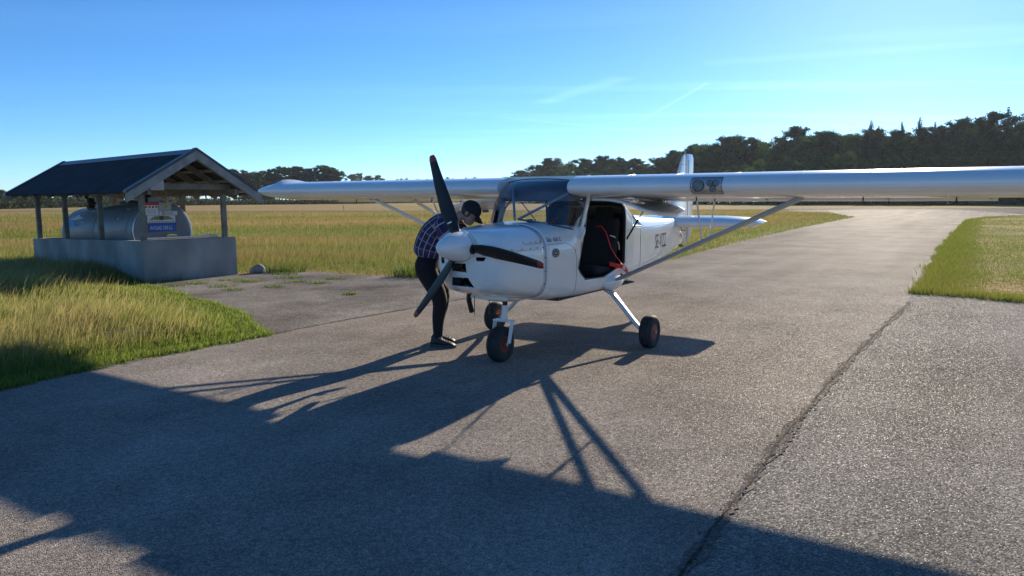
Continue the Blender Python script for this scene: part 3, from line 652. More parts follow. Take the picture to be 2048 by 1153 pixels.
# propeller and spinner
mb = MB(); prof = []
for i in range(15): t = i / 14; prof.append((2.385 - .335 * t, .135 * (1 - (1 - t) ** 1.75) ** .62 + .0005))
prof += [(2.02, .136), (2.015, .12)]
mb.lathe([(x, r_) for x, r_ in prof], (0, 0, 1.18), 'X', 40); spn = mb.build('spinner', white, AC, True, 50)
mb = MB(); mb.lathe([(2.052, .1368), (2.048, .1368)], (0, 0, 1.18), 'X', 40); mb.build('spinner_ring', seamm, spn)
for k, adeg in enumerate((111.0, -9.0, 231.0)):
    a = R(adeg); u = Vector((0, math.cos(a), math.sin(a))); tg = Vector((0, -math.sin(a), math.cos(a))); xa = Vector((1, 0, 0))
    def ring(r_):
        q = r_ / PROP_R; ch = float(np.interp(q, [.10, .17, .28, .42, .65, .85, .96, 1.0], [.062, .080, .125, .132, .108, .082, .070, .045])); th = float(np.interp(q, [.1, .17, .3, .6, 1], [.055, .040, .024, .014, .007])); be = R(float(np.interp(q, [.1, .3, .6, 1], [38, 33, 23, 16])))
        cv = tg * math.cos(be) + xa * math.sin(be); nv = xa * math.cos(be) - tg * math.sin(be); off = tg * (.016 * math.sin(math.pi * q))
        return [HUB + u * r_ + off + cv * (ch * .5 * math.cos(b)) + nv * (th * .5 * math.sin(b) + .008 * (1 - math.cos(b) ** 2) * q) for b in [2 * math.pi * j / 18 for j in range(18)]]
    rs = [.10, .13, .16, .2, .25, .3, .36, .44, .52, .6, .68, .76, .815]
    mb = MB(); mb.loft([ring(r_) for r_ in rs]); bl = mb.build('propeller_blade', bladem, AC, True, 50)
    mb = MB(); mb.loft([ring(r_) for r_ in (.815, .84, .86, .875)]); mb.build('blade_tip', redtip, bl, True, 50)
    mb = MB(); mb.lathe([(0, .045), (.05, .043)], (0, 0, 0), 'Z', 16)
    for i, v in enumerate(mb.v): p = HUB + u * (.10 + v[2]) + tg * v[0] + xa * v[1]; mb.v[i] = tuple(p)
    mb.build('blade_root', black, bl, True)
    if k == 0:
        mb = MB(); c = HUB + u * .23 + tg * .01 + xa * .045; mb.beam(c - tg * .03, c + tg * .02, .012, .003, up=(1, 0, 0)); mb.build('blade_decal', whitem, bl)

# doors, swung up under the wings
def door(s_):
    hing = Vector((0, s_ * .53, 1.596)); dr = R(11); out = Vector((0, s_ * math.cos(dr), -math.sin(dr))); nrm = Vector((0, s_ * math.sin(dr), math.cos(dr)))
    D = [(.49, .0), (.735, .66), (.70, .72), (.60, .80), (.16, .82), (-.38, .71), (-.41, .0)]
    cen = Vector((sum(p[0] for p in D) / 7, sum(p[1] for p in D) / 7))
    inner = [tuple(cen.lerp(Vector(p), .84)) for p in D]
    def bow(d): return .05 * math.sin(math.pi * min(1, d / .82))
    def P(p, o): return hing + Vector((p[0], 0, 0)) + out * p[1] + nrm * (bow(p[1]) + o)
    def dens(L_): 
        r_ = []
        for i in range(len(L_)):
            a, b = Vector(L_[i]), Vector(L_[(i + 1) % len(L_)])
            for k in range(5): r_.append(tuple(a.lerp(b, k / 5)))
        return r_
    Do, Di = dens(D), dens(inner); n_ = len(Do); mb = MB()
    V = [P(p, .010) for p in Do] + [P(p, .010) for p in Di] + [P(p, -.012) for p in Do] + [P(p, -.012) for p in Di]; Fc = []
    for i in range(n_):
        j = (i + 1) % n_; Fc += [(i, j, n_ + j, n_ + i), (2 * n_ + i, 3 * n_ + i, 3 * n_ + j, 2 * n_ + j), (i, 2 * n_ + i, 2 * n_ + j, j), (n_ + i, n_ + j, 3 * n_ + j, 3 * n_ + i)]
    mb.add(V, Fc); d = mb.build('cabin_door', whitem, AC, True, 40)
    # skin: lower half white metal with its shade painted in as grey, upper half perspex (rows out from the hinge)
    def row(t0, t1, name, mat_):
        mb = MB(); rows = []
        for k in range(6):
            t = t0 + (t1 - t0) * k / 5
            xs = [p[0] for p in Di]; lo_hi = []
            for i in range(n_):
                a, b = Di[i], Di[(i + 1) % n_]
                if (a[1] - t) * (b[1] - t) <= 0 and a[1] != b[1]: q = (t - a[1]) / (b[1] - a[1]); lo_hi.append(a[0] + (b[0] - a[0]) * q)
            if len(lo_hi) < 2: continue
            rows.append([P((min(lo_hi) + (max(lo_hi) - min(lo_hi)) * i / 8, t), 0) for i in range(9)])
        mb.loft(rows, close=False); o = mb.build(name, mat_, d, True, 60); return o
    tmin, tmax = min(p[1] for p in Di) + .002, max(p[1] for p in Di) - .002
    row(tmin, .34, 'door_window', glass); row(.34, tmax, 'door_panel', greyp)
    mb = MB(); c = P((-.18, .70), -.03); mb.beam(c, c + Vector((.12, 0, 0)), .02, .03, bev=.006); mb.build('door_latch', black, d)
    mb = MB(); a = P((-.33, .30), -.02); b = Vector((-.47, s_ * .50, 1.12)); mb.tube([a, a.lerp(b, .45)], .006, 7); mb.tube([a.lerp(b, .45), b], .011, 8); mb.build('gas_spring', black, AC, True)
door(1); door(-1)

# cabin: panel, seats, belts
mb = MB(); dk = [ws(R(a), 0) for a in range(-72, 73, 6)]; dk = [(p.x - .03, p.y * .94, 1.300) for p in dk] + [(.70, .45, 1.300), (.70, -.45, 1.300)]
mb.add(dk + [(x, y, 1.265) for x, y, z in dk], [tuple(range(len(dk))), tuple(range(len(dk), 2 * len(dk)))[::-1]] + [(i, (i + 1) % len(dk), len(dk) + (i + 1) % len(dk), len(dk) + i) for i in range(len(dk))]); mb.build('glareshield', darkin, AC)
mb = MB(); mb.box((.76, 0, 1.13), (.06, .92, .26), bev=.02); pan = mb.build('instrument_panel', darkin, AC)
for i, (y, z, r_) in enumerate(((.28, 1.13, .045), (.17, 1.13, .045), (.28, 1.03, .035), (0, 1.12, .05), (-.2, 1.12, .045))):
    mb = MB(); mb.lathe([(.728, r_), (.722, r_), (.724, r_ * .8)], (0, y, z), 'X', 18); mb.build('instrument', black, pan, True)
mb = MB(); mb.tube([(.84, .0, 1.30), (.84, .0, 1.33)], .03, 14); mb.lathe([(1.32, .04), (1.34, .045), (1.385, .04), (1.395, .02)], (.84, .0, 0), 'Z', 16); mb.build('compass', black, AC, True)
for s_ in (1, -1):
    mb = MB()
    def cush(c, d, rot, bev): mb.box(c, d, rot, bev)
    cush((-.02, s_ * .25, .80), (.46, .42, .12), Matrix.Rotation(R(-8), 3, 'Y'), .05)
    mb2 = MB(); mb2.box((-.33, s_ * .25, 1.10), (.11, .42, .58), Matrix.Rotation(R(-14), 3, 'Y'), .05); mb2.box((-.42, s_ * .25, 1.43), (.08, .24, .15), Matrix.Rotation(R(-14), 3, 'Y'), .03)
    seat = mb.build('seat', seatm, AC, True, 50); mb2.build('backrest', seatm, seat, True, 50)
    mb = MB(); mb.tube([(.32, s_ * .25, .62), (.34, s_ * .25, .80), (.28, s_ * .25, 1.02)], .012, 8); mb.tube([(.28, s_ * .25, .98), (.275, s_ * .25, 1.11)], .02, 8); mb.build('control_stick', black, AC, True)
mb = MB(); mb.box((.10, 0, .605), (1.9, .9, .02)); mb.build('cabin_floor', darkin, AC)
mb = MB(); mb.tube([(.50, 0, 1.63), (.48, 0, 1.30), (.85, 0, 1.1)], .012, 8); mb.build('cabin_tube', seal, AC)
def strap(pts, w, name, mat_, parent, side=(1, 0, 0)):
    mb = MB(); sd_ = Vector(side).normalized(); V = []
    for p in pts: p = Vector(p); V += [p - sd_ * w / 2, p + sd_ * w / 2]
    th = Vector((0, .003, .002)); n_ = len(pts)
    mb.add(V + [v + th for v in V], [(2 * i, 2 * i + 1, 2 * i + 3, 2 * i + 2) for i in range(n_ - 1)] + [(2 * n_ + 2 * i, 2 * n_ + 2 * i + 2, 2 * n_ + 2 * i + 3, 2 * n_ + 2 * i + 1) for i in range(n_ - 1)] + [(2 * i, 2 * i + 2, 2 * n_ + 2 * i + 2, 2 * n_ + 2 * i) for i in range(n_ - 1)] + [(2 * i + 1, 2 * n_ + 2 * i + 1, 2 * n_ + 2 * i + 3, 2 * i + 3) for i in range(n_ - 1)])
    return mb.build(name, mat_, parent, False)
belt = strap([(-.06, .32, 1.285), (-.14, .34, 1.30), (-.20, .38, 1.22), (-.22, .43, 1.05), (-.25, .48, .95), (-.28, .53, .88), (-.30, .56, .80)], .055, 'seat_belt', beltred, AC, (1, .15, .1))
strap([(-.08, .48, .88), (-.16, .54, .855), (-.24, .565, .84), (-.30, .57, .80)], .05, 'seat_belt', beltred, AC, (.3, .1, 1))
strap([(-.24, .572, .85), (-.30, .585, .80), (-.36, .575, .755)], .055, 'seat_belt', beltred, AC, (.7, 0, -.4))
strap([(-.22, .580, .845), (-.27, .590, .82)], .055, 'belt_label', beltpink, AC, (.6, 0, -.5))
mb = MB(); mb.box((-.22, .575, .735), (.09, .012, .05), Matrix.Rotation(R(-20), 3, 'Y'), .006); mb.build('belt_pad', black, AC)
mb = MB(); mb.tube([(-.22, .42, 1.19), (-.30, .44, 1.17), (-.37, .46, 1.09), (-.385, .46, 1.02)], .006, 6); mb.build('headset_cord', whitem, AC, True)
strap([(-.30, -.30, 1.38), (-.22, -.34, 1.32), (-.18, -.38, 1.15)], .05, 'seat_belt', beltred, AC, (1, .1, .1))

# lettering
def side_text(txt, x0, z0, size, sx, mat_, name, s_=1, skew=0.0, d=.0035):
    V, Fc = text_geo(txt, size, sx); mb = MB(); P = []
    for a, b in V:
        x = x0 - (a + skew * b); P.append(on_side(x, z0 + b, s_, d))
    mb.add(P, Fc); return mb.build(name, mat_, fus)
side_text('SE-VZZ', -1.78, .945, .275, .72, lettering, 'registration_lettering')
side_text('Sila', 1.315, 1.195, .062, 1.0, lettering, 'type_lettering', skew=.25)
side_text('450 C', 1.205, 1.195, .052, 1.05, lettering, 'type_lettering', skew=.25)
mb = MB(); N_ = 20; c = (1.19, 1.085)
mb.add([on_side(c[0] + .064 * math.cos(2 * math.pi * i / N_), c[1] + .044 * math.sin(2 * math.pi * i / N_), 1, .003) for i in range(N_)], [tuple(range(N_))]); emb = mb.build('emblem', pmat('emblem_dark', (.05, .015, .02), .4), fus)
mb = MB(); V = [on_side(c[0] + .050 * math.cos(2 * math.pi * i / N_), c[1] + .032 * math.sin(2 * math.pi * i / N_), 1, .0045) for i in range(N_)] + [on_side(c[0] + .046 * math.cos(2 * math.pi * i / N_), c[1] + .028 * math.sin(2 * math.pi * i / N_), 1, .0045) for i in range(N_)]
mb.add(V, [(i, (i + 1) % N_, N_ + (i + 1) % N_, N_ + i) for i in range(N_)]); mb.build('emblem_ring', pmat('emblem_pale', (.55, .45, .45), .4), fus)
mb = MB(); mb.box(on_side(c[0], c[1], 1, .004), (.05, .002, .010)); mb.build('emblem_bar', MATS['emblem_pale'], fus)
# papers lying on the instrument panel
ppr = MB(); ppr.box((0, 0, 0), (.18, .26, .010), bev=.003); ppr = ppr.build('clipboard', pmat('paper', (.70, .72, .75), .7, var=.05))
ppr.matrix_world = Matrix.Translation((0.64, 8.25, 0)) @ Matrix.Rotation(R(57.5 - 180), 4, 'Z') @ Matrix.Translation((.82, .22, 1.312)) @ Matrix.Rotation(R(5), 4, 'Y') @ Matrix.Rotation(R(18), 4, 'Z')
tag(ppr, 'pale sheet of paper lying on the instrument panel behind the windscreen', 'paper')

# ------------------------------------------------------------------ fuel shelter
concrete = pmat('concrete', (.265, .248, .228), .9, var=.34, scale=1.6, bump=.25, bscale=40, stretch=(1, 1, .6))
conc_dark = pmat('concrete_top', (.20, .195, .19), .9, var=.3, scale=5)
wood = pmat('weathered_wood', (.20, .18, .15), .85, var=.3, scale=6, bump=.3, bscale=30, stretch=(1, 1, 1))
woodl = pmat('grey_board', (.27, .26, .245), .85, var=.25, scale=5, bump=.2, bscale=30)
roofm = pmat('roof_sheet', (.024, .026, .032), .55, var=.35, scale=2.5, spec=.25)
rooftrim = pmat('roof_trim', (.035, .04, .055), .35)
SH = thing('fuel_shelter', 'open-sided shelter with dark corrugated gable roof on low concrete walls', 'shelter', (-7.195, 14.124, 0), R(49.49))
def wallpart(pts, name='wall'):
    V = [(x, y, 0 if k == 0 else z) for k in (0, 1) for x, y, z in pts]; mb = MB(); n_ = len(pts)
    mb.add(V, [tuple(range(n_))[::-1], tuple(range(n_, 2 * n_))] + [(i, (i + 1) % n_, n_ + (i + 1) % n_, n_ + i) for i in range(n_)]); return mb.build(name, concrete, SH)
HN, HF = .815, .665
wallpart([(.012, 0, HN), (1.94, 0, HN), (1.94, .15, HN), (.012, .15, HN)])
wallpart([(0, .0, HN), (.010, .0, HN), (.010, .155, HN), (.15, .155, HN), (.15, 6.4, HF), (0, 6.4, HF)])
wallpart([(1.79, .155, HN), (1.94, .155, HN), (1.94, 6.4, HF), (1.79, 6.4, HF)])
wallpart([(.155, 6.25, HF), (1.785, 6.25, HF), (1.785, 6.4, HF), (.155, 6.4, HF)])
for a, b in (((-.008, -.008, HN + .006), (1.95, -.008, HN + .006)),):
    mb = MB(); mb.box((.97, .07, HN + .008), (1.90, .13, .012), bev=.004); mb.build('wall_capping', conc_dark, SH)
for s_x in (.075, 1.865):
    for yy in (.20, 2.20, 4.25, 6.10):
        zb = HN + (HF - HN) * yy / 6.4 - .01
        mb = MB(); xx = s_x if not (s_x > 1 and yy < 1) else 1.74; y2 = yy if not (s_x > 1 and yy < 1) else .08
        if s_x < 1 and yy < 1: y2 = .10
        mb.box((xx, y2, (zb + 1.74) / 2), (.095, .095, 1.74 - zb), bev=.006); mb.build('post', wood, SH)
    mb = MB(); mb.box((s_x, 3.15, 1.775), (.075, 6.85, .12), bev=.006); mb.build('eaves_beam', wood, SH)
AX, AZ = .98, 2.585; EL, ER = (-.41, 1.735), (2.36, 1.70)
for yy in (.10, 2.20, 4.25, 6.10):
    mb = MB(); mb.beam((.03, yy, 1.88), (1.92, yy, 1.88), .045, .12, bev=.005); mb.build('tie_beam', wood, SH)
for k in range(9):
    yy = -.30 + k * .86
    for E_ in (EL, ER):
        mb = MB(); a = Vector((AX + (.01 if E_[0] > AX else -.01), yy, AZ - .11)); b = Vector((E_[0] * .96 + AX * .04, yy, E_[1] - .045)); mb.beam(a, b, .045, .11, up=(0, 1, 0) if False else (0, 0, 1), bev=.004); mb.build('rafter', wood, SH)
def corrugated(E_, nm):
    per = .155; y0, y1 = -.40, 6.78; n_ = int((y1 - y0) / per); mb = MB(); prof = []
    for i in range(n_ + 1):
        for f_, h in ((0, 0), (.12, .018), (.42, .018), (.55, 0)):
            y = y0 + (i + f_) * per
            if y <= y1: prof.append((y, h))
    A, B = Vector((AX, 0, AZ)), Vector((E_[0], 0, E_[1])); d = (B - A).normalized(); nn = Vector((-d.z, 0, d.x)); nn = nn if nn.z > 0 else -nn
    rows = [[A.lerp(B, t) + Vector((0, y, 0)) + nn * h for y, h in prof] for t in (0.0, .5, 1.0)]
    under = [[p - nn * .004 for p in r_] for r_ in rows]
    mb.loft(rows, close=False); mb.loft(under, close=False); return mb.build(nm, roofm, SH)
corrugated(EL, 'roof_sheet'); corrugated(ER, 'roof_sheet')
for E_ in (EL, ER):      # underlay boards seen from below, laths between the rafters
    for t in (.14, .38, .62, .86):
        c = Vector((AX, 0, AZ - .035)).lerp(Vector((E_[0], 0, E_[1] - .035)), t); mb = MB(); sl = math.atan2(AZ - E_[1], abs(E_[0] - AX)) * (1 if E_[0] < AX else -1)
        mb.box((c.x, 3.19, c.z), (.09, 7.1, .025), Matrix.Rotation(-sl, 3, 'Y'), .003); mb.build('lath', woodl, SH)
mb = MB()
for sg, E_ in ((-1, EL), (1, ER)):
    A = Vector((AX, 0, AZ + .035)); B = Vector((E_[0], 0, E_[1] + .035)); P = A.lerp(B, .12); mb.beam(Vector((AX + sg * .075, -.43, AZ - .012)), Vector((AX + sg * .075, 6.80, AZ - .012)), .17, .008, up=(sg * -.52 * -1, 0, .85)) if False else None
    Q = [A + Vector((0, -.42, 0)), A + Vector((0, 6.80, 0)), P + Vector((0, 6.80, 0)), P + Vector((0, -.42, 0))]
    mb.add(Q + [q - Vector((0, 0, .006)) for q in Q], [(0, 1, 2, 3), (7, 6, 5, 4), (0, 3, 7, 4), (1, 5, 6, 2), (2, 6, 7, 3)])
mb.build('ridge_cap', rooftrim, SH)
for yy in (-.415, 6.795):
    for E_ in (EL, ER):
        sg = -1 if E_[0] < AX else 1
        mb = MB(); a = Vector((AX + sg * .002, yy, AZ - .075)); b = Vector((E_[0], yy, E_[1] - .075)); d = (b - a).normalized()
        T = Vector((0, 0, .09)); B_ = Vector((0, 0, -.10)); Y = Vector((0, .025, 0)); V = [a + B_, b + B_, b + T, a + T]
        mb.add([v for v in V] + [v + Y for v in V], [(0, 1, 2, 3), (7, 6, 5, 4), (0, 4, 5, 1), (2, 6, 7, 3), (1, 5, 6, 2), (0, 3, 7, 4)]); mb.build('bargeboard', woodl, SH)
        mb = MB(); U = Vector((0, 0, .055)); a2 = a + Vector((0, -.012, .075)); b2 = b + Vector((0, -.012, .075)); mb.add([a2, b2, b2 + U, a2 + U] + [p + Vector((0, .14, 0)) for p in (a2, b2, b2 + U, a2 + U)], [(0, 1, 2, 3), (3, 2, 6, 7), (0, 4, 5, 1), (1, 5, 6, 2), (0, 3, 7, 4), (7, 6, 5, 4)]); mb.build('roof_edge_trim', rooftrim, SH)
mb = MB(); mb.prism([(0, 0), (.42, 0), (.42, .24)], .02, Matrix.Translation((.05, -.02, 1.80)) @ Matrix.Rotation(R(90), 4, 'X')); mb.build('gable_plate', pmat('pale_plate', (.55, .57, .6), .6), SH)

# ------------------------------------------------------------------ fuel tank inside it
tankm = pmat('tank_paint', (.19, .20, .21), .45, var=.12, scale=3, coat=.1)
TX, TR = .93, .615
def tz(y): return .955 - .035 * (y - 1.1)
TK = thing('fuel_tank', 'grey cylindrical fuel tank with sign boards on its end under the shelter roof', 'fuel tank', (-7.195, 14.124, 0), R(49.49))
mb = MB(); rings = []
for y, k in [(1.13, .0), (1.13, .62), (1.14, .93), (1.155, .985), (1.18, 1.0), (1.6, 1.0), (3.4, 1.0), (5.25, 1.0)] + [(5.25 + .62 * math.sin(a), math.cos(a)) for a in [R(10 * j) for j in range(1, 9)]] + [(5.87, .02)]:
    rings.append([(TX + TR * max(k, .01) * math.cos(2 * math.pi * j / 48), y, tz(y) + TR * max(k, .01) * math.sin(2 * math.pi * j / 48)) for j in range(48)])
mb.loft(rings); body = mb.build('tank_body', tankm, TK, True, 45)
for yy in (1.50, 3.35):
    mb = MB(); mb.tube([(TX + (TR + .003) * math.cos(2 * math.pi * j / 40), yy, tz(yy) + (TR + .003) * math.sin(2 * math.pi * j / 40)) for j in range(41)], .008, 6); mb.build('weld_seam', tankm, body, True)
mb = MB(); mb.tube([(TX + (TR + .004) * math.cos(2 * math.pi * j / 40), 1.17, tz(1.17) + (TR + .004) * math.sin(2 * math.pi * j / 40)) for j in range(41)], .012, 8); mb.build('end_ring', alu, body, True)
for yy in (1.5, 4.9): mb = MB(); mb.box((TX, yy, .22), (.9, .18, .40), bev=.02); mb.build('saddle', conc_dark, TK)
mb = MB(); mb.lathe([(0, .30), (.06, .30), (.09, .28), (.11, .1), (.115, .005)], (TX, 2.55, tz(2.55) + TR - .03), 'Z', 28); mb.build('manhole_cover', pmat('dark_grey', (.09, .095, .10), .6), TK, True, 40)
mb = MB(); mb.box((TX + .05, 1.75, tz(1.7) + TR + .07), (.26, .30, .14), bev=.02); mb.build('filler_box', pmat('pale_plate', (.5, .5, .5)), TK)
mb = MB(); mb.tube([(TX - .2, 1.45, tz(1.4) + TR - .06), (TX - .2, 1.45, 1.68), (TX - .12, 1.42, 1.72)], .05, 12); mb.build('vent_pipe', black, TK, True)
mb = MB(); mb.box((TX - .12, 4.75, tz(4.75) + TR + .10), (.15, .16, .26), bev=.02); mb.tube([(TX - .12, 4.75, 1.50), (TX - .18, 4.85, 1.68), (TX - .05, 4.95, 1.78)], .03, 8); mb.tube([(TX - .06, 4.66, 1.52), (TX + .03, 4.6, 1.64)], .025, 8); mb.build('pump_head', black, TK, True)
mb = MB(); mb.tube([(.20, .30, .845), (1.70, .30, .845), (1.74, 1.0, .85)], .022, 10); mb.build('delivery_pipe', alu, TK, True)
mb = MB(); mb.box((1.02, .98, .84), (.17, .12, .07), bev=.01); mb.build('valve_box', pmat('yellow_tag', (.55, .50, .18), .6), TK)
# sign boards on the tank end
SY = 1.105
def board(x0, x1, z0, z1, mat_, name='sign_board', y=SY):
    mb = MB(); mb.box(((x0 + x1) / 2, y, (z0 + z1) / 2), (x1 - x0, .008, z1 - z0), bev=.002); return mb.build(name, mat_, TK)
def sign_text(txt, x0, z0, size, sx, mat_, par, y):
    V, Fc = text_geo(txt, size, sx, 2); mb = MB(); mb.add([(x0 + a, y, z0 + b) for a, b in V], Fc); return mb.build('lettering', mat_, par)
def patch(poly, mat_, par, y, nm='sign_mark'):
    mb = MB(); mb.add([(x, y, z) for x, z in poly], [tuple(range(len(poly)))]); return mb.build(nm, mat_, par)
sw_ = pmat('sign_white', (.72, .73, .74), .5, var=.04); sb_ = pmat('sign_blue', (.02, .10, .38), .5); sr_ = pmat('sign_red', (.50, .05, .04), .5); sy_ = pmat('sign_yellow', (.70, .48, .04), .5); sg_ = pmat('sign_grey', (.42, .43, .44), .5); olive = pmat('sign_olive', (.28, .24, .07), .6); green = pmat('sign_green', (.03, .10, .05), .6)
b = board(.60, 1.18, .94, 1.125, sb_); b['label'] = 'blue sign reading AVGAS 100 LL'; sign_text('AVGAS 100 LL', .635, .985, .115, .66, sw_, b, SY - .0055)
b = board(.59, 1.175, 1.13, 1.285, sw_); b['label'] = 'white sign with olive wings and a green badge'
for s_ in (1, -1): patch([(.885, 1.262), (.885 + s_ * .14, 1.272), (.885 + s_ * .27, 1.19), (.885 + s_ * .15, 1.195), (.885, 1.185)], olive, b, SY - .0055)
patch([(.835, 1.275), (.935, 1.275), (.93, 1.215), (.885, 1.175), (.84, 1.215)], green, b, SY - .0065)
for i in range(11): mb = MB(); mb.box((.635 + i * .05, SY - .005, 1.152), (.026, .002, .02)); mb.build('small_print', lettering, b)
b = board(.535, .83, 1.29, 1.56, sw_); b['label'] = 'white notice with a red header'; patch([(.535, 1.50), (.83, 1.50), (.83, 1.56), (.535, 1.56)], sr_, b, SY - .0055)
for i in range(4): patch([(.56 + i * .07, 1.445), (.60 + i * .07, 1.445), (.60 + i * .07, 1.485), (.56 + i * .07, 1.485)], sr_ if i != 2 else lettering, b, SY - .0055)
for i in range(5): patch([(.59, 1.33 + i * .018), (.77, 1.33 + i * .018), (.77, 1.338 + i * .018), (.59, 1.338 + i * .018)], sg_, b, SY - .0055, 'small_print')
b = board(.84, 1.10, 1.38, 1.56, sg_); patch([(.93, 1.435), (1.05, 1.435), (.99, 1.545)], sy_, b, SY - .0055); patch([(.975, 1.455), (1.005, 1.455), (.99, 1.51)], lettering, b, SY - .0065)
b = board(.845, 1.225, 1.29, 1.375, sw_, y=SY - .002); b['label'] = 'white no-smoking sign'
P0 = (.93, 1.333)
mb = MB(); N_ = 24; mb.add([(P0[0] + r_ * math.cos(2 * math.pi * i / N_), SY - .0085, P0[1] + r_ * math.sin(2 * math.pi * i / N_)) for r_ in (.044, .033) for i in range(N_)], [(i, (i + 1) % N_, N_ + (i + 1) % N_, N_ + i) for i in range(N_)]); mb.build('sign_ring', sr_, b)
patch([(P0[0] - .03, P0[1] + .022), (P0[0] - .022, P0[1] + .03), (P0[0] + .03, P0[1] - .022), (P0[0] + .022, P0[1] - .03)], lettering, b, SY - .0090)
sign_text('Rökning', 1.0, 1.338, .042, .95, lettering, b, SY - .0085); sign_text('förbjuden', 1.0, 1.302, .042, .9, lettering, b, SY - .0085)
# company mark on the tank side: white and blue shapes that follow the shell
def shell_mark(poly, mat_, d=.004):
    mb = MB(); V = []
    for y, h in poly:
        z = h; s_ = max(-1, min(1, (z - tz(y)) / (TR + d))); V.append((TX - (TR + d) * math.sqrt(1 - s_ * s_), y, z))
    mb.add(V, [tuple(range(len(poly)))]); mb.build('company_mark', mat_, body)
shell_mark([(4.95, 1.22), (4.75, 1.36), (4.45, 1.37), (4.62, 1.28), (4.45, 1.23), (4.1, 1.19), (4.5, 1.15), (4.95, 1.14)], sw_)
shell_mark([(4.05, 1.37), (3.78, 1.37), (3.95, 1.09), (4.25, 1.09)], sw_)
shell_mark([(5.05, 1.10), (4.75, 1.11), (4.45, 1.02), (4.75, 1.0), (5.05, 1.03)], pmat('mark_blue', (.08, .26, .62), .5)); shell_mark([(4.72, 1.11), (4.40, 1.045), (4.25, 1.07), (4.32, 1.0), (4.5, 1.015)], sb_, .006)
shell_mark([(2.15, 1.20), (2.05, 1.20), (1.86, 1.42), (1.98, 1.42)], sw_); shell_mark([(2.17, 1.20), (2.25, 1.20), (2.10, 1.38), (1.99, 1.415)], sb_, .006)

# ------------------------------------------------------------------ the man bending over the cowling
PR = thing('person', 'man in plaid shirt, dark trousers and black cap bending over the cowling', 'person', (-.745, 7.88, .008), R(-14))
skin = pmat('skin', (.36, .20, .14), .55, var=.1, scale=12); jeans = pmat('trouser_cloth', (.006, .006, .008), .9, var=.3, scale=30, bump=.3, bscale=40); capm = pmat('cap_cloth', (.010, .011, .014), .85, var=.2, bump=.2, bscale=150)
hairm = pmat('hair', (.03, .02, .014), .6); shoe = pmat('shoe', (.014, .014, .016), .6, var=.3, scale=40); sole = pmat('shoe_sole', (.05, .05, .05), .7); lacem = pmat('lace', (.35, .34, .32), .8)
def skinned(chains, sub=2):
    """tapered continuous surface from joint chains [(point, radius)...]; chains that share a start point join there"""
    verts, rad, edges, idx = [], [], [], {}
    for ch in chains:
        prev = None
        for p, r_ in ch:
            k = tuple(round(c, 4) for c in p)
            if k not in idx: idx[k] = len(verts); verts.append(p); rad.append(r_)
            if prev is not None: edges.append((prev, idx[k]))
            prev = idx[k]
    me = bpy.data.meshes.new('skin'); me.from_pydata(verts, edges, []); o = bpy.data.objects.new('skin', me); COL.objects.link(o)
    sk = o.modifiers.new('skin', 'SKIN'); sk.use_smooth_shade = True
    if not me.skin_vertices:
        b_ = bmesh.new(); b_.from_mesh(me); b_.verts.layers.skin.verify(); b_.to_mesh(me); b_.free()
    for i, r_ in enumerate(rad):
        rr = r_ if hasattr(r_, '__len__') else (r_, r_)
        me.skin_vertices[0].data[i].radius = rr; me.skin_vertices[0].data[i].use_root = (i == 0)
    o.modifiers.new('sub', 'SUBSURF').levels = sub
    bpy.context.view_layer.update(); m2 = bpy.data.meshes.new_from_object(o.evaluated_get(bpy.context.evaluated_depsgraph_get()))
    bpy.data.objects.remove(o); bpy.data.meshes.remove(me); return m2
def remesh_join(meshes, voxel, name, mat_, parent, smooth_it=3):
    mb = MB()
    for m_ in meshes:
        if isinstance(m_, MB): mb.add(m_.v, m_.f)
        else: mb.add([tuple(v.co) for v in m_.vertices], [tuple(p.vertices) for p in m_.polygons])
    me = bpy.data.meshes.new('j'); me.from_pydata(mb.v, [], mb.f); o = bpy.data.objects.new('j', me); COL.objects.link(o)
    rm = o.modifiers.new('r', 'REMESH'); rm.mode = 'VOXEL'; rm.voxel_size = voxel
    if smooth_it: sm = o.modifiers.new('s', 'SMOOTH'); sm.factor = .5; sm.iterations = smooth_it
    bpy.context.view_layer.update(); m2 = bpy.data.meshes.new_from_object(o.evaluated_get(bpy.context.evaluated_depsgraph_get()))
    bpy.data.objects.remove(o); bpy.data.meshes.remove(me)
    m2.name = name; m2.materials.clear(); m2.materials.append(mat_)
    for p in m2.polygons: p.use_smooth = True
    ob = bpy.data.objects.new(name, m2); COL.objects.link(ob); ob.parent = parent; return ob
def ball(c, r_, n_=16, rot=None):
    bm = bmesh.new(); bmesh.ops.create_uvsphere(bm, u_segments=n_, v_segments=n_ // 2 + 2, radius=1); mb = MB()
    M = Matrix.Translation(c) @ (rot.to_4x4() if rot else Matrix.Identity(4)) @ Matrix.Diagonal((r_[0], r_[1], r_[2], 1)); bm.verts.index_update()
    mb.add([M @ v.co for v in bm.verts], [[v.index for v in f.verts] for f in bm.faces]); bm.free(); return mb
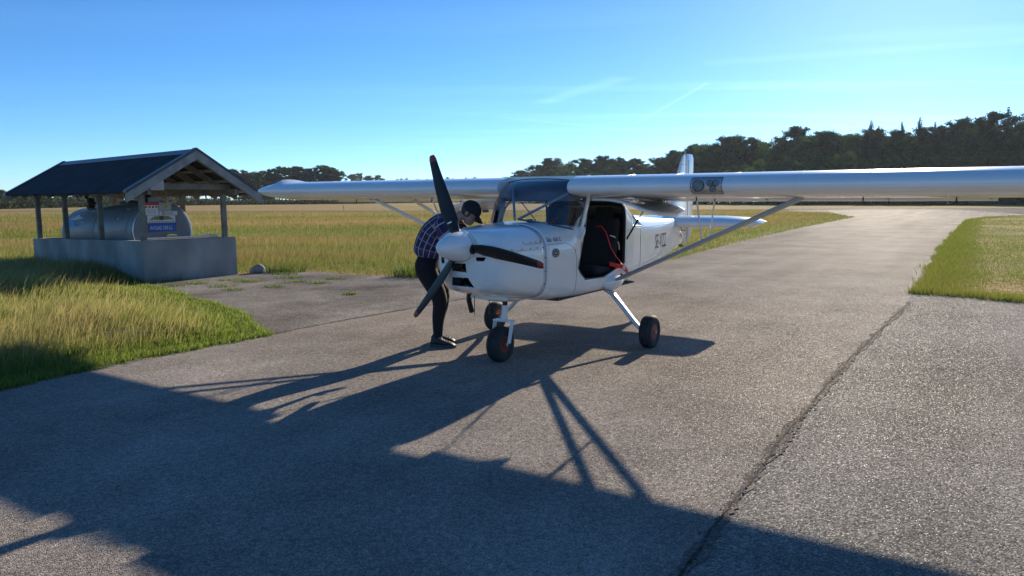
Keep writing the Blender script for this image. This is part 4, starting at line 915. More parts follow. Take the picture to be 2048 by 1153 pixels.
# joints (x = facing, y = his left, z up)
hip = (-.185, 0, .93); sp1 = (-.165, 0, 1.08); sp2 = (-.095, 0, 1.22); chest = (.02, 0, 1.33); neck0 = (.13, 0, 1.385); neck1 = (.195, 0, 1.415); headc = Vector((.302, 0, 1.445))
RK, RA = (.015, -.115, .50), (-.025, -.12, .10); LK, LA = (-.035, .10, .50), (-.105, .12, .10)
RE, RW = (.14, -.235, 1.03), (.135, -.165, .775); LE_, LW = (.25, .27, 1.10), (.42, .17, 1.20)
def chainset(k):
    return [[(hip, .125 * k), (sp1, (.115 * k, .15 * k)), (sp2, (.12 * k, .165 * k)), (chest, (.115 * k, .17 * k))]]
torso = [(hip, .12), (sp1, .118), (sp2, .128), (chest, .125), (neck0, .062), (neck1, .052), (tuple(headc), .06)]
legsR = [(hip, .12), (-.15, -.095, .86)][:1] + [((-.145, -.09, .84), .095), ((-.06, -.105, .67), .078), (RK, .058), ((-.03, -.118, .36), .055), ((-.035, -.12, .22), .042), (RA, .036), ((.0, -.12, .045), .034), ((.12, -.125, .035), .03)]
legsL = [(hip, .12)] + [((-.16, .09, .84), .095), ((-.10, .10, .67), .078), (LK, .058), ((-.09, .11, .36), .055), ((-.11, .12, .22), .042), (LA, .036), ((-.075, .12, .045), .034), ((.035, .125, .035), .03)]
legsR[0] = (hip, .12)
armR = [(chest, .125), ((.065, -.17, 1.33), .062), ((.11, -.215, 1.19), .050), (RE, .042), ((.145, -.205, .90), .037), (RW, .027), ((.155, -.15, .725), .026)]
armL = [(chest, .125), ((.075, .17, 1.34), .062), ((.17, .23, 1.22), .050), (LE_, .042), ((.34, .22, 1.15), .037), (LW, .027), ((.47, .145, 1.205), .026)]
body_m = skinned([torso, legsR, legsL, armR, armL])
def hand(wrist, d, side, curl):
    """palm and five fingers from a wrist along d; side = direction of the thumb"""
    d = Vector(d).normalized(); s_ = (Vector(side) - d * Vector(side).dot(d)).normalized(); nn = d.cross(s_); w = Vector(wrist); out = []
    M3 = Matrix((d, s_, nn)).transposed(); out.append(ball(w + d * .05, (.055, .042, .018), 14, M3))
    for k, (o_, L) in enumerate(((.030, .072), (.011, .080), (-.009, .075), (-.028, .058))):
        b0 = w + d * .088 + s_ * o_; p, dirn, pts = b0, d, [(b0 - d * .03)]
        for j in range(3):
            ang = curl * (j + .5) ; dj = d * math.cos(ang) + nn * math.sin(ang); pts.append(p); p = p + dj * L * (.45, .32, .23)[j]
        pts.append(p); out.append(skinned([[(tuple(q), .0088 - .001 * i) for i, q in enumerate(pts)]], 1))
    t0 = w + d * .03 + s_ * .03; td = (d * .6 + s_ * .7 + nn * .25).normalized(); out.append(skinned([[(tuple(t0 - td * .02), .011), (tuple(t0 + td * .02), .011), (tuple(t0 + td * .045 + d * .008), .0095), (tuple(t0 + td * .055 + d * .028), .008)]], 1)); return out
parts = [body_m] + hand(RW, (.60, .15, -.80), (.8, .1, .6), .30) + hand(LW, (.85, -.4, .1), (0, -.3, .9), .25)
# head, pitched forward: local axes f (face), u (crown)
pit = R(38); f_ = Vector((math.cos(pit), 0, -math.sin(pit))); u_ = Vector((math.sin(pit), 0, math.cos(pit))); yv = Vector((0, 1, 0)); HM = Matrix((f_, yv, u_)).transposed()
def hp(a, b, c): return headc + f_ * a + yv * b + u_ * c
parts += [ball(hp(0, 0, .03), (.098, .076, .095), 24, HM), ball(hp(.035, 0, -.05), (.062, .058, .068), 20, HM), ball(hp(.065, 0, -.088), (.028, .030, .024), 12, HM), ball(hp(.083, 0, .022), (.018, .05, .012), 12, HM)]
nose_ = MB(); nose_.loft([[hp(.088, .008 * a, .012) for a in (-1, 0, 1)] + [hp(.075, 0, .012)], [hp(.116, .015 * a, -.030) for a in (-1, 0, 1)] + [hp(.075, 0, -.030)], [hp(.085, .013 * a, -.040) for a in (-1, 0, 1)] + [hp(.075, 0, -.040)]]); parts.append(nose_)
parts.append(ball(hp(.100, 0, -.024), (.018, .014, .016), 10, HM))
for s_ in (1, -1): parts.append(ball(hp(-.008, s_ * .076, -.005), (.020, .010, .033), 12, HM)); parts.append(ball(hp(.072, s_ * .032, .004), (.02, .016, .012), 10, HM))
parts.append(ball(hp(.088, 0, -.060), (.012, .026, .006), 10, HM)); parts.append(ball(hp(.087, 0, -.071), (.012, .022, .007), 10, HM))
bodyo = remesh_join(parts, .0065, 'body', skin, PR, 2)
for s_ in (1, -1): e = ball(hp(.085, s_ * .032, .006), (.009, .013, .007), 10, HM).build('eye', pmat('eye', (.08, .06, .05), .2), PR, True); ball(hp(.09, s_ * .033, .024), (.008, .022, .004), 8, HM).build('eyebrow', hairm, PR, True)
# hair and cap
hm = ball(hp(-.015, 0, .028), (.095, .083, .095), 24, HM); hb = MB(); keep = []
for fc in hm.f:
    c = sum((Vector(hm.v[i]) for i in fc), Vector()) / len(fc) - headc; a, b_, c_ = c.dot(f_), c.y, c.dot(u_)
    if c_ > -.045 and not (a > .03 and c_ < .05): keep.append(fc)
hb.add(hm.v, keep); hb.build('hair', hairm, PR, True)
cp = ball(hp(-.004, 0, .045), (.112, .092, .098), 28, HM); cb = MB(); keep = []
for fc in cp.f:
    c = sum((Vector(cp.v[i]) for i in fc), Vector()) / len(fc) - headc
    if c.dot(u_) > .034: keep.append(fc)
cb.add(cp.v, keep); capo = cb.build('cap', capm, PR, True); so = capo.modifiers.new('t', 'SOLIDIFY'); so.thickness = .004
vb = MB(); rows = []
for i in range(7):
    t = i / 6; rows.append([hp(.085 + .085 * t * math.cos(a * .9) ** .7 + .012 * math.cos(a), .080 * math.sin(a) * (1 - .12 * t), .036 - .035 * t ** 1.5 - .018 * abs(math.sin(a)) ** 2) for a in [R(-85 + 170 * j / 16) for j in range(17)]])
vb.loft(rows, close=False); vo = vb.build('cap_visor', capm, capo, True, 70); so = vo.modifiers.new('t', 'SOLIDIFY'); so.thickness = .004
ball(hp(-.004, 0, .143), (.008, .008, .005), 8, HM).build('cap_button', capm, capo, True)
# clothes
def plaid():
    m, n, l, p = nodes('plaid_shirt'); tc = n.new('ShaderNodeUVMap'); tc.uv_map = 'cloth'; sp = n.new('ShaderNodeSeparateXYZ'); l.new(tc.outputs[0], sp.inputs[0])
    def band(src, per, w, ph):
        a = n.new('ShaderNodeMath'); a.operation = 'MULTIPLY_ADD'; a.inputs[1].default_value = 1 / per; a.inputs[2].default_value = ph; l.new(src, a.inputs[0])
        b_ = n.new('ShaderNodeMath'); b_.operation = 'FRACT'; l.new(a.outputs[0], b_.inputs[0]); c = n.new('ShaderNodeMath'); c.operation = 'LESS_THAN'; c.inputs[1].default_value = w; l.new(b_.outputs[0], c.inputs[0]); return c.outputs[0]
    def mixc(a, col, fac, k):
        q = n.new('ShaderNodeMix'); q.data_type = 'RGBA'; mm = n.new('ShaderNodeMath'); mm.operation = 'MULTIPLY'; mm.inputs[1].default_value = k; l.new(fac, mm.inputs[0]); l.new(mm.outputs[0], q.inputs[0])
        if isinstance(a, tuple): q.inputs[6].default_value = a + (1,)
        else: l.new(a, q.inputs[6])
        q.inputs[7].default_value = col + (1,); return q.outputs[2]
    U, V = sp.outputs[0], sp.outputs[1]
    c = mixc((.020, .022, .062), (.035, .040, .15), band(V, .11, .45, .1), .9); c = mixc(c, (.075, .018, .035), band(U, .09, .4, .3), .7)
    c = mixc(c, (.075, .018, .035), band(V, .11, .22, .75), .5); c = mixc(c, (.50, .48, .55), band(U, .060, .14, .0), .8); c = mixc(c, (.30, .26, .34), band(V, .085, .10, .4), .75)
    l.new(c, p.inputs['Base Color']); p.inputs['Roughness'].default_value = .9
    nb = n.new('ShaderNodeTexNoise'); nb.inputs['Scale'].default_value = 14; tc2 = n.new('ShaderNodeTexCoord'); l.new(tc2.outputs['Object'], nb.inputs['Vector']); bp = n.new('ShaderNodeBump'); bp.inputs['Strength'].default_value = .6; bp.inputs['Distance'].default_value = .02; l.new(nb.outputs['Fac'], bp.inputs['Height']); l.new(bp.outputs[0], p.inputs['Normal']); return m
shirt_t = [((-.205, 0, .925), .176), (sp1, .184), (sp2, .190), (chest, .168), ((.125, 0, 1.385), .085)]
sR = [((.03, -.06, 1.33), .10), ((.055, -.185, 1.335), .095), ((.10, -.225, 1.19), .082), ((.138, -.235, 1.08), .072), ((.148, -.225, .98), .062)]
sL = [((.04, .06, 1.33), .09), ((.075, .175, 1.345), .082), ((.17, .235, 1.22), .070), ((.24, .27, 1.12), .062), ((.29, .25, 1.13), .056)]
so_ = remesh_join([skinned([shirt_t]), skinned([sR]), skinned([sL])], .012, 'shirt', plaid(), PR, 3)
uvl = so_.data.uv_layers.new(name='cloth'); axis = [Vector(p) for p, _ in shirt_t]
uvv = []
for v in so_.data.vertices:
    best = (9, 0, 0); acc = 0
    for i in range(len(axis) - 1):
        a, b_ = axis[i], axis[i + 1]; ab = b_ - a; t = max(0, min(1, (v.co - a).dot(ab) / ab.length_squared)); q = a + ab * t; dd = (v.co - q).length
        if dd < best[0]: rel = v.co - q; nrm = Vector((0, 1, 0)).cross(ab.normalized()); best = (dd, acc + ab.length * t, math.atan2(rel.y, rel.dot(nrm)) * .155)
        acc += ab.length
    uvv.append((best[2], best[1]))
for lp_ in so_.data.loops: uvl.data[lp_.index].uv = uvv[lp_.vertex_index]
tR = [((-.185, 0, 1.05), .138), (hip, .160), ((-.165, -.085, .81), .132), ((-.075, -.105, .66), .112), ((.01, -.115, .51), .090), ((-.025, -.118, .35), .080), ((-.035, -.12, .22), .062), ((-.03, -.12, .09), .058)]
tL = [(hip, .160), ((-.175, .085, .81), .132), ((-.11, .10, .66), .112), ((-.04, .105, .51), .090), ((-.09, .112, .35), .080), ((-.115, .12, .22), .062), ((-.11, .12, .09), .058)]
remesh_join([skinned([tR, tL])], .012, 'trousers', jeans, PR, 2)
def shoe_obj(a):
    x, y = a[0], a[1]; rows = []
    for t in range(15):
        q = t / 14; xx = x - .085 + .275 * q; w = .036 + .014 * math.sin(math.pi * min(1, q * 1.05)) if q < .93 else .034 * (1 - (q - .93) * 6); h = float(np.interp(q, [0, .1, .3, .45, .65, .9, 1], [.075, .105, .115, .085, .065, .045, .022])); 
        rows.append([(xx, y + w * math.copysign(abs(math.cos(b)) ** .7, math.cos(b)), .022 + (h - .022) * .5 + (h - .022) * .5 * math.copysign(abs(math.sin(b)) ** .8, math.sin(b))) for b in [2 * math.pi * j / 16 for j in range(16)]])
    sh = MB().loft(rows).build('shoe', shoe, PR, True, 60); rows = []
    for t in range(15):
        q = t / 14; xx = x - .092 + .292 * q; w = (.040 + .016 * math.sin(math.pi * min(1, q * 1.02))) * (1 if q < .9 else 1 - (q - .9) * 5); w = w * (1 if q > .06 else .7)
        rows.append([(xx, y - w, .0), (xx, y + w, .0), (xx, y + w * 1.02, .026 + .012 * (1 - q) ** 2), (xx, y - w * 1.02, .026 + .012 * (1 - q) ** 2)])
    MB().loft(rows).build('sole', sole, sh, True, 40); mb = MB()
    for k in range(4): xx = x + .05 + k * .028; zt = float(np.interp((xx - x + .085) / .275, [.45, .65, .9], [.088, .068, .048])); mb.tube([(xx, y - .03, zt - .008), (xx + .008, y, zt + .006), (xx, y + .03, zt - .008)], .005, 6)
    mb.tube([(x + .02, y - .01, .115), (x + .05, y - .03, .12), (x + .035, y - .045, .10)], .004, 5); mb.build('laces', lacem, sh, True)
shoe_obj(RA); shoe_obj(LA)

# ------------------------------------------------------------------ trees
barkm = pmat('bark', (.075, .055, .042), .95, var=.3, scale=6); leafm = leafmat('tree_foliage', .42, spec=.05, rough=.8); grassm = leafmat('grass_blade', .55)
def raw_mesh(name, V, F, C, mat):
    """fast triangle mesh with a colour per vertex"""
    me = bpy.data.meshes.new(name); nv, nf = len(V), len(F)
    me.vertices.add(nv); me.vertices.foreach_set('co', np.asarray(V, np.float32).ravel())
    me.loops.add(nf * 3); me.loops.foreach_set('vertex_index', np.asarray(F, np.int32).ravel())
    me.polygons.add(nf); me.polygons.foreach_set('loop_start', np.arange(0, nf * 3, 3, dtype=np.int32)); me.polygons.foreach_set('loop_total', np.full(nf, 3, np.int32))
    me.update(calc_edges=True)
    at = me.color_attributes.new('col', 'FLOAT_COLOR', 'POINT'); at.data.foreach_set('color', np.concatenate([np.asarray(C, np.float32), np.ones((nv, 1), np.float32)], 1).ravel())
    me.materials.append(mat); me.validate(); return me
def leaf_cloud(P, size, col, r_, flat=0.0):
    """one little four-sided leaf spray (two triangles) at each point"""
    n_ = len(P); a = r_.normal(size=(n_, 3)); a /= np.linalg.norm(a, axis=1)[:, None]; b = r_.normal(size=(n_, 3)); b[:, 2] *= 1 - flat; a[:, 2] *= 1 - flat; a /= np.linalg.norm(a, axis=1)[:, None]
    b -= a * (a * b).sum(1)[:, None]; b /= np.linalg.norm(b, axis=1)[:, None]; s = (size * r_.uniform(.6, 1.3, n_))[:, None]
    V = np.stack([P - a * s, P + b * s * .55, P + a * s, P - b * s * .55], 1).reshape(-1, 3); i = np.arange(n_)[:, None] * 4
    F = np.concatenate([i + [[0, 1, 2]], i + [[0, 2, 3]]]); return V, F, np.repeat(col, 4, 0)
def crown_mesh(kind, seed):
    r_ = np.random.default_rng(seed); H = 1.0; pts = []; size = .0095
    def spray(p0, p1, m, wid, lo=.25):
        t = lo + (1 - lo) * r_.uniform(0, 1, m) ** .75; p0, p1 = np.array(p0), np.array(p1); q = p0 + (p1 - p0) * t[:, None]; return q + r_.normal(size=(m, 3)) * [wid, wid, wid * .6]
    cl = []
    if kind == 'pine':       # stem, ascending limbs that carry flat needle pads
        low = r_.uniform(.22, .42); asym = r_.uniform(0, 6.28)
        for k in range(r_.integers(40, 54)):
            z = low + (1 - low) * r_.uniform(0, 1) ** .85; a = r_.uniform(0, 6.28); q = (z - low) / (1 - low); rad = .23 * math.sqrt(max(.03, 1 - ((q - .38) / .64) ** 2)) * r_.uniform(.35, 1.1) * (1 + .25 * math.cos(a - asym)); e = (rad * math.cos(a), rad * math.sin(a), min(.995, z + rad * r_.uniform(.05, .5))); cl.append(e)
            pts.append(spray((0, 0, z - .02), e, 170, .010, .30))
            for j in range(3):
                f2 = (e[0] * r_.uniform(.6, 1.1) + r_.normal(0, .02), e[1] * r_.uniform(.6, 1.1) + r_.normal(0, .02), e[2] + r_.uniform(-.01, .03)); qq = r_.normal(size=(100, 3)) * [.018, .018, .015]; pts.append(qq + np.array(f2))
        pts.append(spray((0, 0, .84), (r_.normal(0, .015), r_.normal(0, .015), 1.0), 220, .010, .0))
        base = np.array([.030, .062, .022])
    elif kind == 'spruce':
        for k in range(40):
            z = .05 + .94 * (k / 39); rad = .185 * (1 - z) ** .72 + .003
            for j in range(8):
                a = r_.uniform(0, 6.28); L = rad * r_.uniform(.6, 1.2); e = (math.cos(a) * L, math.sin(a) * L, z - .18 * L); cl.append(e); pts.append(spray((0, 0, z + .012), e, 55, .010 * (1.02 - z) + .0012, .05))
        base = np.array([.018, .048, .016]); size = .011
    else:                    # broadleaf: limbs, twigs and leaf sprays, uneven with gaps
        asym = r_.uniform(0, 6.28)
        for k in range(r_.integers(34, 44)):
            z = r_.uniform(.18, .96); a = r_.uniform(0, 6.28); rad = .28 * math.sqrt(max(.02, 1 - ((z - .52) / .47) ** 2)) * r_.uniform(.35, 1.08) * (1 + .2 * math.cos(a - asym)); e = (rad * math.cos(a), rad * math.sin(a), z); cl.append(e)
            for j in range(7):
                c = np.array(e) + r_.normal(size=3) * [.040, .040, .030]; m = int(r_.integers(45, 85)); pts.append(c + r_.normal(size=(m, 3)) * [.022, .022, .018])
        base = np.array([.060, .115, .026])
    P = np.concatenate(pts); hue = r_.uniform(.7, 1.35, (len(P), 1)) * (1 + .35 * np.sin(P[:, :1] * 40 + P[:, 2:] * 31))
    col = np.clip(base * hue * r_.uniform(.9, 1.1, (len(P), 3)), 0, 1)
    V, F, C = leaf_cloud(P, size * (np.clip(1.15 - P[:, 2], .25, 1) if kind == 'spruce' else np.ones(len(P))), col, r_, .1); me = raw_mesh(kind + '_crown', V, F, C, leafm)
    mb = MB(); bend = r_.normal(0, .012, 6); top = .97 if kind == 'spruce' else .86
    pth = [(bend[i] * i * .4, bend[5 - i] * i * .4, top * i / 5 - .02) for i in range(6)]; mb.tube(pth, [.017, .014, .011, .008, .006, .003], 6)
    for c in cl[:: (4 if kind == 'spruce' else 1)]:
        z0 = max(.05, c[2] - .12); mb.tube([(0, 0, z0), (c[0] * .5, c[1] * .5, (z0 + c[2]) / 2 + .01), c[:3]], [.005, .004, .002], 4, cap=False)
    tm = bpy.data.meshes.new(kind + '_trunk'); tm.from_pydata(mb.v, [], mb.f); tm.materials.append(barkm)
    return tm, me
PROTO = {k: [crown_mesh(k, 100 + 10 * i + len(k)) for i in range(n_)] for k, n_ in (('pine', 4), ('spruce', 2), ('broadleaf', 4))}
def tree(kind, x, y, h, wide, label, group, name=None, z=0.0):
    tm, cm = random.choice(PROTO[kind]); o = thing(name or (kind + '_tree'), label, 'tree', (x, y, z), random.uniform(0, 6.28), group); o.scale = (h * wide, h * wide, h)
    for nm, m_ in (('trunk', tm), ('crown', cm)):
        c = bpy.data.objects.new(nm, m_); COL.objects.link(c); c.parent = o
    return o
def pxdir(px): return (px - 1024) / 1450 * 1.004
# right-hand wood: skyline heights read at bearings (px), distance falls to the right
SKY_R = [(1005, 357), (1040, 345), (1075, 335), (1100, 322), (1135, 326), (1165, 323), (1200, 318), (1235, 321), (1270, 323), (1310, 322), (1345, 308), (1390, 297), (1405, 288), (1440, 282), (1470, 281), (1500, 286), (1530, 283), (1555, 292), (1585, 264), (1610, 270), (1640, 272), (1675, 268), (1705, 265), (1740, 268), (1770, 272), (1800, 270), (1835, 266), (1870, 262), (1900, 250), (1925, 254), (1955, 238), (1980, 255), (2010, 248), (2040, 240), (2075, 240), (2110, 244)]
DIST = lambda px: float(np.interp(px, [1000, 1100, 1200, 1400, 1600, 1800, 2110], [400, 320, 285, 235, 208, 192, 170]))
def h_at(py, Y, px): return max(4.0, 1.6 + (399 - (px - 1024) * .0035 - py) / 1450 * Y)
G1, G2, G3 = 'pines of the far wood', 'broadleaf trees of the far wood', 'trees behind the first row of the far wood'
r2 = random.Random(5)
ORD = ['first', 'second', 'third', 'fourth', 'fifth', 'sixth', 'seventh', 'eighth', 'ninth', 'tenth', 'eleventh', 'twelfth', 'thirteenth', 'fourteenth', 'fifteenth', 'sixteenth', 'seventeenth', 'eighteenth', 'nineteenth', 'twentieth', 'twenty-first', 'twenty-second', 'twenty-third', 'twenty-fourth', 'twenty-fifth', 'twenty-sixth', 'twenty-seventh', 'twenty-eighth', 'twenty-ninth', 'thirtieth']
nl_ = sum(1 for q in SKY_R if q[0] < 1370)
def fin_label(i, kind): return '%s skyline tree %s of the tail fin, a %s' % (ORD[nl_ - 1 - i] if i < nl_ else ORD[i - nl_], 'left' if i < nl_ else 'right', 'dark pine' if kind == 'pine' else 'dense broadleaf')
for i, (px, py) in enumerate(SKY_R):
    Y = DIST(px) * r2.uniform(.98, 1.04); kind = 'pine' if px < 1560 and i % 4 else r2.choice(['broadleaf', 'pine', 'broadleaf'])
    tree(kind, pxdir(px) * Y, Y, h_at(py, Y, px), r2.uniform(1.2, 1.6) if kind == 'pine' else r2.uniform(.95, 1.2), fin_label(i, kind), G1 if kind == 'pine' else G2)
for px in np.arange(1000, 2130, 17):          # lower, greener trees along the foot of the wood
    Y = DIST(px) * r2.uniform(.88, .95); t = (px - 1000) / 1100; top = float(np.interp(px, [s[0] for s in SKY_R], [s[1] for s in SKY_R])); py = top + (399 - top) * r2.uniform(.28, .55)
    kind = 'broadleaf' if px > 1300 or r2.random() < .4 else 'pine'
    tree(kind, pxdir(px) * Y, Y, h_at(py, Y, px), r2.uniform(1.0, 1.3), 'lower bright green broadleaf tree at the foot of the wood' if kind == 'broadleaf' else 'lower pine at the foot of the wood', 'lower trees at the foot of the wood')
for px in np.arange(1010, 2130, 13):          # second row behind closes the gaps
    Y = DIST(px) * r2.uniform(1.06, 1.15); top = float(np.interp(px, [s[0] for s in SKY_R], [s[1] for s in SKY_R])); py = top + (399 - top) * r2.uniform(.05, .30)
    tree('pine' if px < 1550 else r2.choice(['pine', 'broadleaf']), pxdir(px) * Y, Y, h_at(py, Y, px), r2.uniform(1.1, 1.6), 'tree of the second row deep in the far wood', G3)
for px, py, lb in ((1727, 257, 'pointed spruce left of two close spruces above the wing'), (1742, 268, 'smaller pointed spruce close beside its taller neighbour'), (1787, 260, 'lone pointed spruce above the middle of the left wing'), (1822, 251, 'tall ragged spruce left of the glinting wing edge'), (1852, 260, 'short spruce right of the tall ragged spruce'), (1993, 231, 'tallest spruce at the right end of the wood'), (1662, 284, 'small spruce beside the round broadleaf crown'), (2042, 243, 'spruce at the right edge of the picture')):
    Y = DIST(px) * 1.01; tree('spruce', pxdir(px) * Y, Y, h_at(py - 11, Y, px), 1.15, lb, 'spruces of the far wood')
# left-hand wood behind the shelter and the right wing tip
SKY_L = [(-60, 388), (-20, 388), (20, 388), (60, 386), (100, 376), (140, 350), (180, 348), (220, 350), (260, 352), (300, 346), (340, 350), (380, 345), (420, 342), (455, 342), (475, 338), (495, 340), (512, 344), (525, 335), (545, 338), (565, 333), (585, 335), (605, 333), (620, 337), (635, 335), (652, 331), (668, 335), (682, 342)]
for i, (px, py) in enumerate(SKY_L):
    Y = float(np.interp(px, [-60, 50, 450, 690], [150, 165, 262, 300])); kind = 'pine' if r2.random() < .8 or px > 540 else 'broadleaf'
    tree(kind, pxdir(px) * Y, Y, h_at(py + 5, Y, px), r2.uniform(1.2, 1.6), ('%s tree from the left in the front row behind the fuel shelter, a %s' % (ORD[i], 'pine' if kind == 'pine' else 'broadleaf')), 'trees of the wood behind the shelter')
for px in np.arange(-60, 690, 15):
    Y = float(np.interp(px, [-60, 50, 450, 690], [150, 165, 262, 300])) * r2.uniform(1.03, 1.08); py = float(np.interp(px, [s[0] for s in SKY_L], [s[1] for s in SKY_L])) + r2.uniform(10, 28)
    tree(r2.choice(['pine', 'broadleaf']), pxdir(px) * Y, Y, h_at(py, Y, px), r2.uniform(1.5, 2.0), 'tree of the second row in the wood behind the shelter', 'second row of the wood behind the shelter')
FARL = [(712, 352), (722, 350), (742, 355), (762, 354), (802, 356), (815, 358), (842, 358), (862, 357)] + [(900 + i * 12, 356 + (i * 7) % 4) for i in range(9)]
for px, py in FARL:
    Y = 520 * r2.uniform(.97, 1.05); tree('pine' if px < 780 else 'broadleaf', pxdir(px) * Y, Y, h_at(py, Y, px), r2.uniform(.7, 1.2), 'small distant tree on the horizon beyond the right wing', 'distant trees on the horizon')
# undergrowth along the foot of both woods: one mass nobody could count
def scrub(name, label, line, n_, hmax, base):
    r_ = np.random.default_rng(11); k = r_.integers(0, len(line) - 1, n_); t = r_.uniform(0, 1, n_); L = np.array(line, float); P0 = L[k] * (1 - t)[:, None] + L[k + 1] * t[:, None]
    bl = np.abs(vnoise(P0[:, 0] * .25, P0[:, 1] * .25, 3)); h = hmax * (.35 + .65 * np.clip(bl * 1.3, 0, 1)); P = np.stack([P0[:, 0] + r_.normal(0, 1.6, n_), P0[:, 1] + r_.normal(0, 1.6, n_), r_.uniform(0, 1, n_) * h], 1)
    col = np.array(base) * r_.uniform(.6, 1.5, (n_, 1)) * r_.uniform(.9, 1.1, (n_, 3)); V, F, C = leaf_cloud(P, .38, col, r_, .2); o = bpy.data.objects.new(name, raw_mesh(name, V, F, C, leafm)); COL.objects.link(o); return tag(o, label, 'undergrowth', kind='stuff')
def ln(pxs, f): return [(pxdir(px) * f(px), f(px)) for px in pxs]
scrub('undergrowth', 'dark undergrowth along the foot of the wood behind the aircraft', ln(range(1000, 2150, 50), lambda px: DIST(px) * .9), 26000, 6.5, (.022, .052, .012))
scrub('undergrowth', 'grey green bushes along the foot of the wood behind the shelter', ln(range(-80, 1000, 40), lambda px: float(np.interp(px, [-60, 50, 450, 690, 1000], [142, 155, 246, 285, 420]))), 26000, 3.6, (.050, .066, .032))

# ------------------------------------------------------------------ grass
def blades(name, label, P, h, w, lean, c0, c1, segs=2, droop=.35, yawfix=None, seed=1):
    r_ = np.random.default_rng(seed); n_ = len(P); yaw = r_.uniform(0, 2 * math.pi, n_); sx = np.stack([np.cos(yaw), np.sin(yaw), np.zeros(n_)], 1) * (w / 2)[:, None]
    L3 = np.concatenate([lean * h[:, None], np.zeros((n_, 1))], 1); up = np.array([0, 0, 1.0])
    B = P - up * .01; tip = P + L3 + up * (h * np.sqrt(np.clip(1 - (lean ** 2).sum(1), .1, 1)))[:, None]
    if segs == 1:
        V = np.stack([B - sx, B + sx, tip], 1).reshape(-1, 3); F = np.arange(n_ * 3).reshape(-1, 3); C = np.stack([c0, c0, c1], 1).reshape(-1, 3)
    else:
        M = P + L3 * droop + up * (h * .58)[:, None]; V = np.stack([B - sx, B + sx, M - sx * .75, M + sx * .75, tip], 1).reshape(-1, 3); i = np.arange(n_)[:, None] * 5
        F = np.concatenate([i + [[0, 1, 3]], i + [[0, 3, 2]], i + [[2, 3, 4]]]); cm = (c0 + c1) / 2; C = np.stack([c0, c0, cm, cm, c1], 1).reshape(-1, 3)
    o = bpy.data.objects.new(name, raw_mesh(name, V, F, np.clip(C, 0, 1), grassm)); COL.objects.link(o); return tag(o, label, 'grass', kind='stuff')
def tri_sample(n_, x0, x1, y0, y1): return rng.uniform(x0, x1, n_), rng.uniform(y0, y1, n_)
def near_line(x, y, line):
    d = np.full(len(x), 99.0)
    for a, b in zip(line[:-1], line[1:]):
        ax, ay, bx, by = *a, *b; t = np.clip(((x - ax) * (bx - ax) + (y - ay) * (by - ay)) / ((bx - ax) ** 2 + (by - ay) ** 2), 0, 1); d = np.minimum(d, np.hypot(x - ax - t * (bx - ax), y - ay - t * (by - ay)))
    return d
SHc, SHs = math.cos(R(49.49)), math.sin(R(49.49))
def in_shed(x, y):
    u, v = (x + 7.195) * SHc + (y - 14.124) * SHs, -(x + 7.195) * SHs + (y - 14.124) * SHc; return (u > -.02) & (u < 1.96) & (v > -.02) & (v < 6.45)
GR = np.array([.165, .228, .034]); GR2 = np.array([.28, .26, .05]); STR = np.array([.44, .315, .15]); RED = np.array([.36, .185, .11]); DK = np.array([.085, .12, .022])
# 1 verge between taxiway, apron and shelter
W = [(-16, 5), (-12, 1), (-7.9, 1.2), (-5.6, 4.0)] + VERGE + VERGE_R + [(-7.3, 14.2), (-11.9, 18.2), (-18, 21), (-24, 21)]
edge_l = [(-7.9, 1.2), (-5.6, 4.0)] + VERGE + VERGE_R
def verge(n_, seed, name, label, tall):
    global rng
    rng = np.random.default_rng(seed); Yy = np.exp(rng.uniform(math.log(4.2), math.log(20), n_)); x = -Yy * rng.uniform(.28, .86, n_); y = Yy
    de = near_line(x, y, edge_l); creep = .05 + .09 * vnoise(x * 6, y * 6, 33) + rng.exponential(.025, n_)
    ok = (in_poly(x, y, W) | (de < np.clip(creep, 0, .22) * .8)) & ~in_shed(x, y); x, y = x[ok], y[ok]; d = near_line(x, y, edge_l); m = len(x); pn = vnoise(x * 1.6, y * 1.6, 4)
    inner = np.clip((d - .25) / 1.5, 0, 1)
    if tall:
        k = rng.uniform(0, 1, m) < inner * np.clip(.35 + .5 * pn, .05, 1); x, y, d, pn, inner = x[k], y[k], d[k], pn[k], inner[k]; m = len(x)
        h = rng.uniform(.25, .55, m) * (.5 + .5 * inner); w = np.full(m, .0036); c1 = STR * rng.uniform(.8, 1.4, (m, 1)); c0 = (GR * .5 + STR * .5) * rng.uniform(.7, 1.1, (m, 1)); ln_ = rng.normal([.40, -.05], .22, (m, 2))
    else:
        cn = vnoise(x * 5, y * 5, 14); h = (.06 + .20 * inner) * rng.uniform(.45, 1.4, m) * (1 + .3 * pn + .35 * cn); h = np.clip(h, .025, .45); w = rng.uniform(.005, .009, m); mixv = np.clip(.35 + .30 * inner + .6 * pn * inner + rng.normal(0, .15, m) - (1 - inner) * .25, 0, 1)[:, None]
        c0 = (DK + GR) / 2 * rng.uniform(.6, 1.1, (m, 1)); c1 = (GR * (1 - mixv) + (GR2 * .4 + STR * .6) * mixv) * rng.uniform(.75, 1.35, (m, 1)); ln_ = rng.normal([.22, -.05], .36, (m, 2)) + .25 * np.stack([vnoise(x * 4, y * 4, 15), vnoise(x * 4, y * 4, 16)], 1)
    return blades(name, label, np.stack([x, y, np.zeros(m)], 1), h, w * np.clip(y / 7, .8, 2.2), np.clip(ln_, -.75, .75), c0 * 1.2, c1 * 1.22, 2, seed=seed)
verge(330000, 21, 'verge_grass', 'tall green and straw coloured grass on the verge beside the fuel shelter', False)
verge(100000, 22, 'seed_stems', 'pale dry seed stems standing above the verge grass', True)
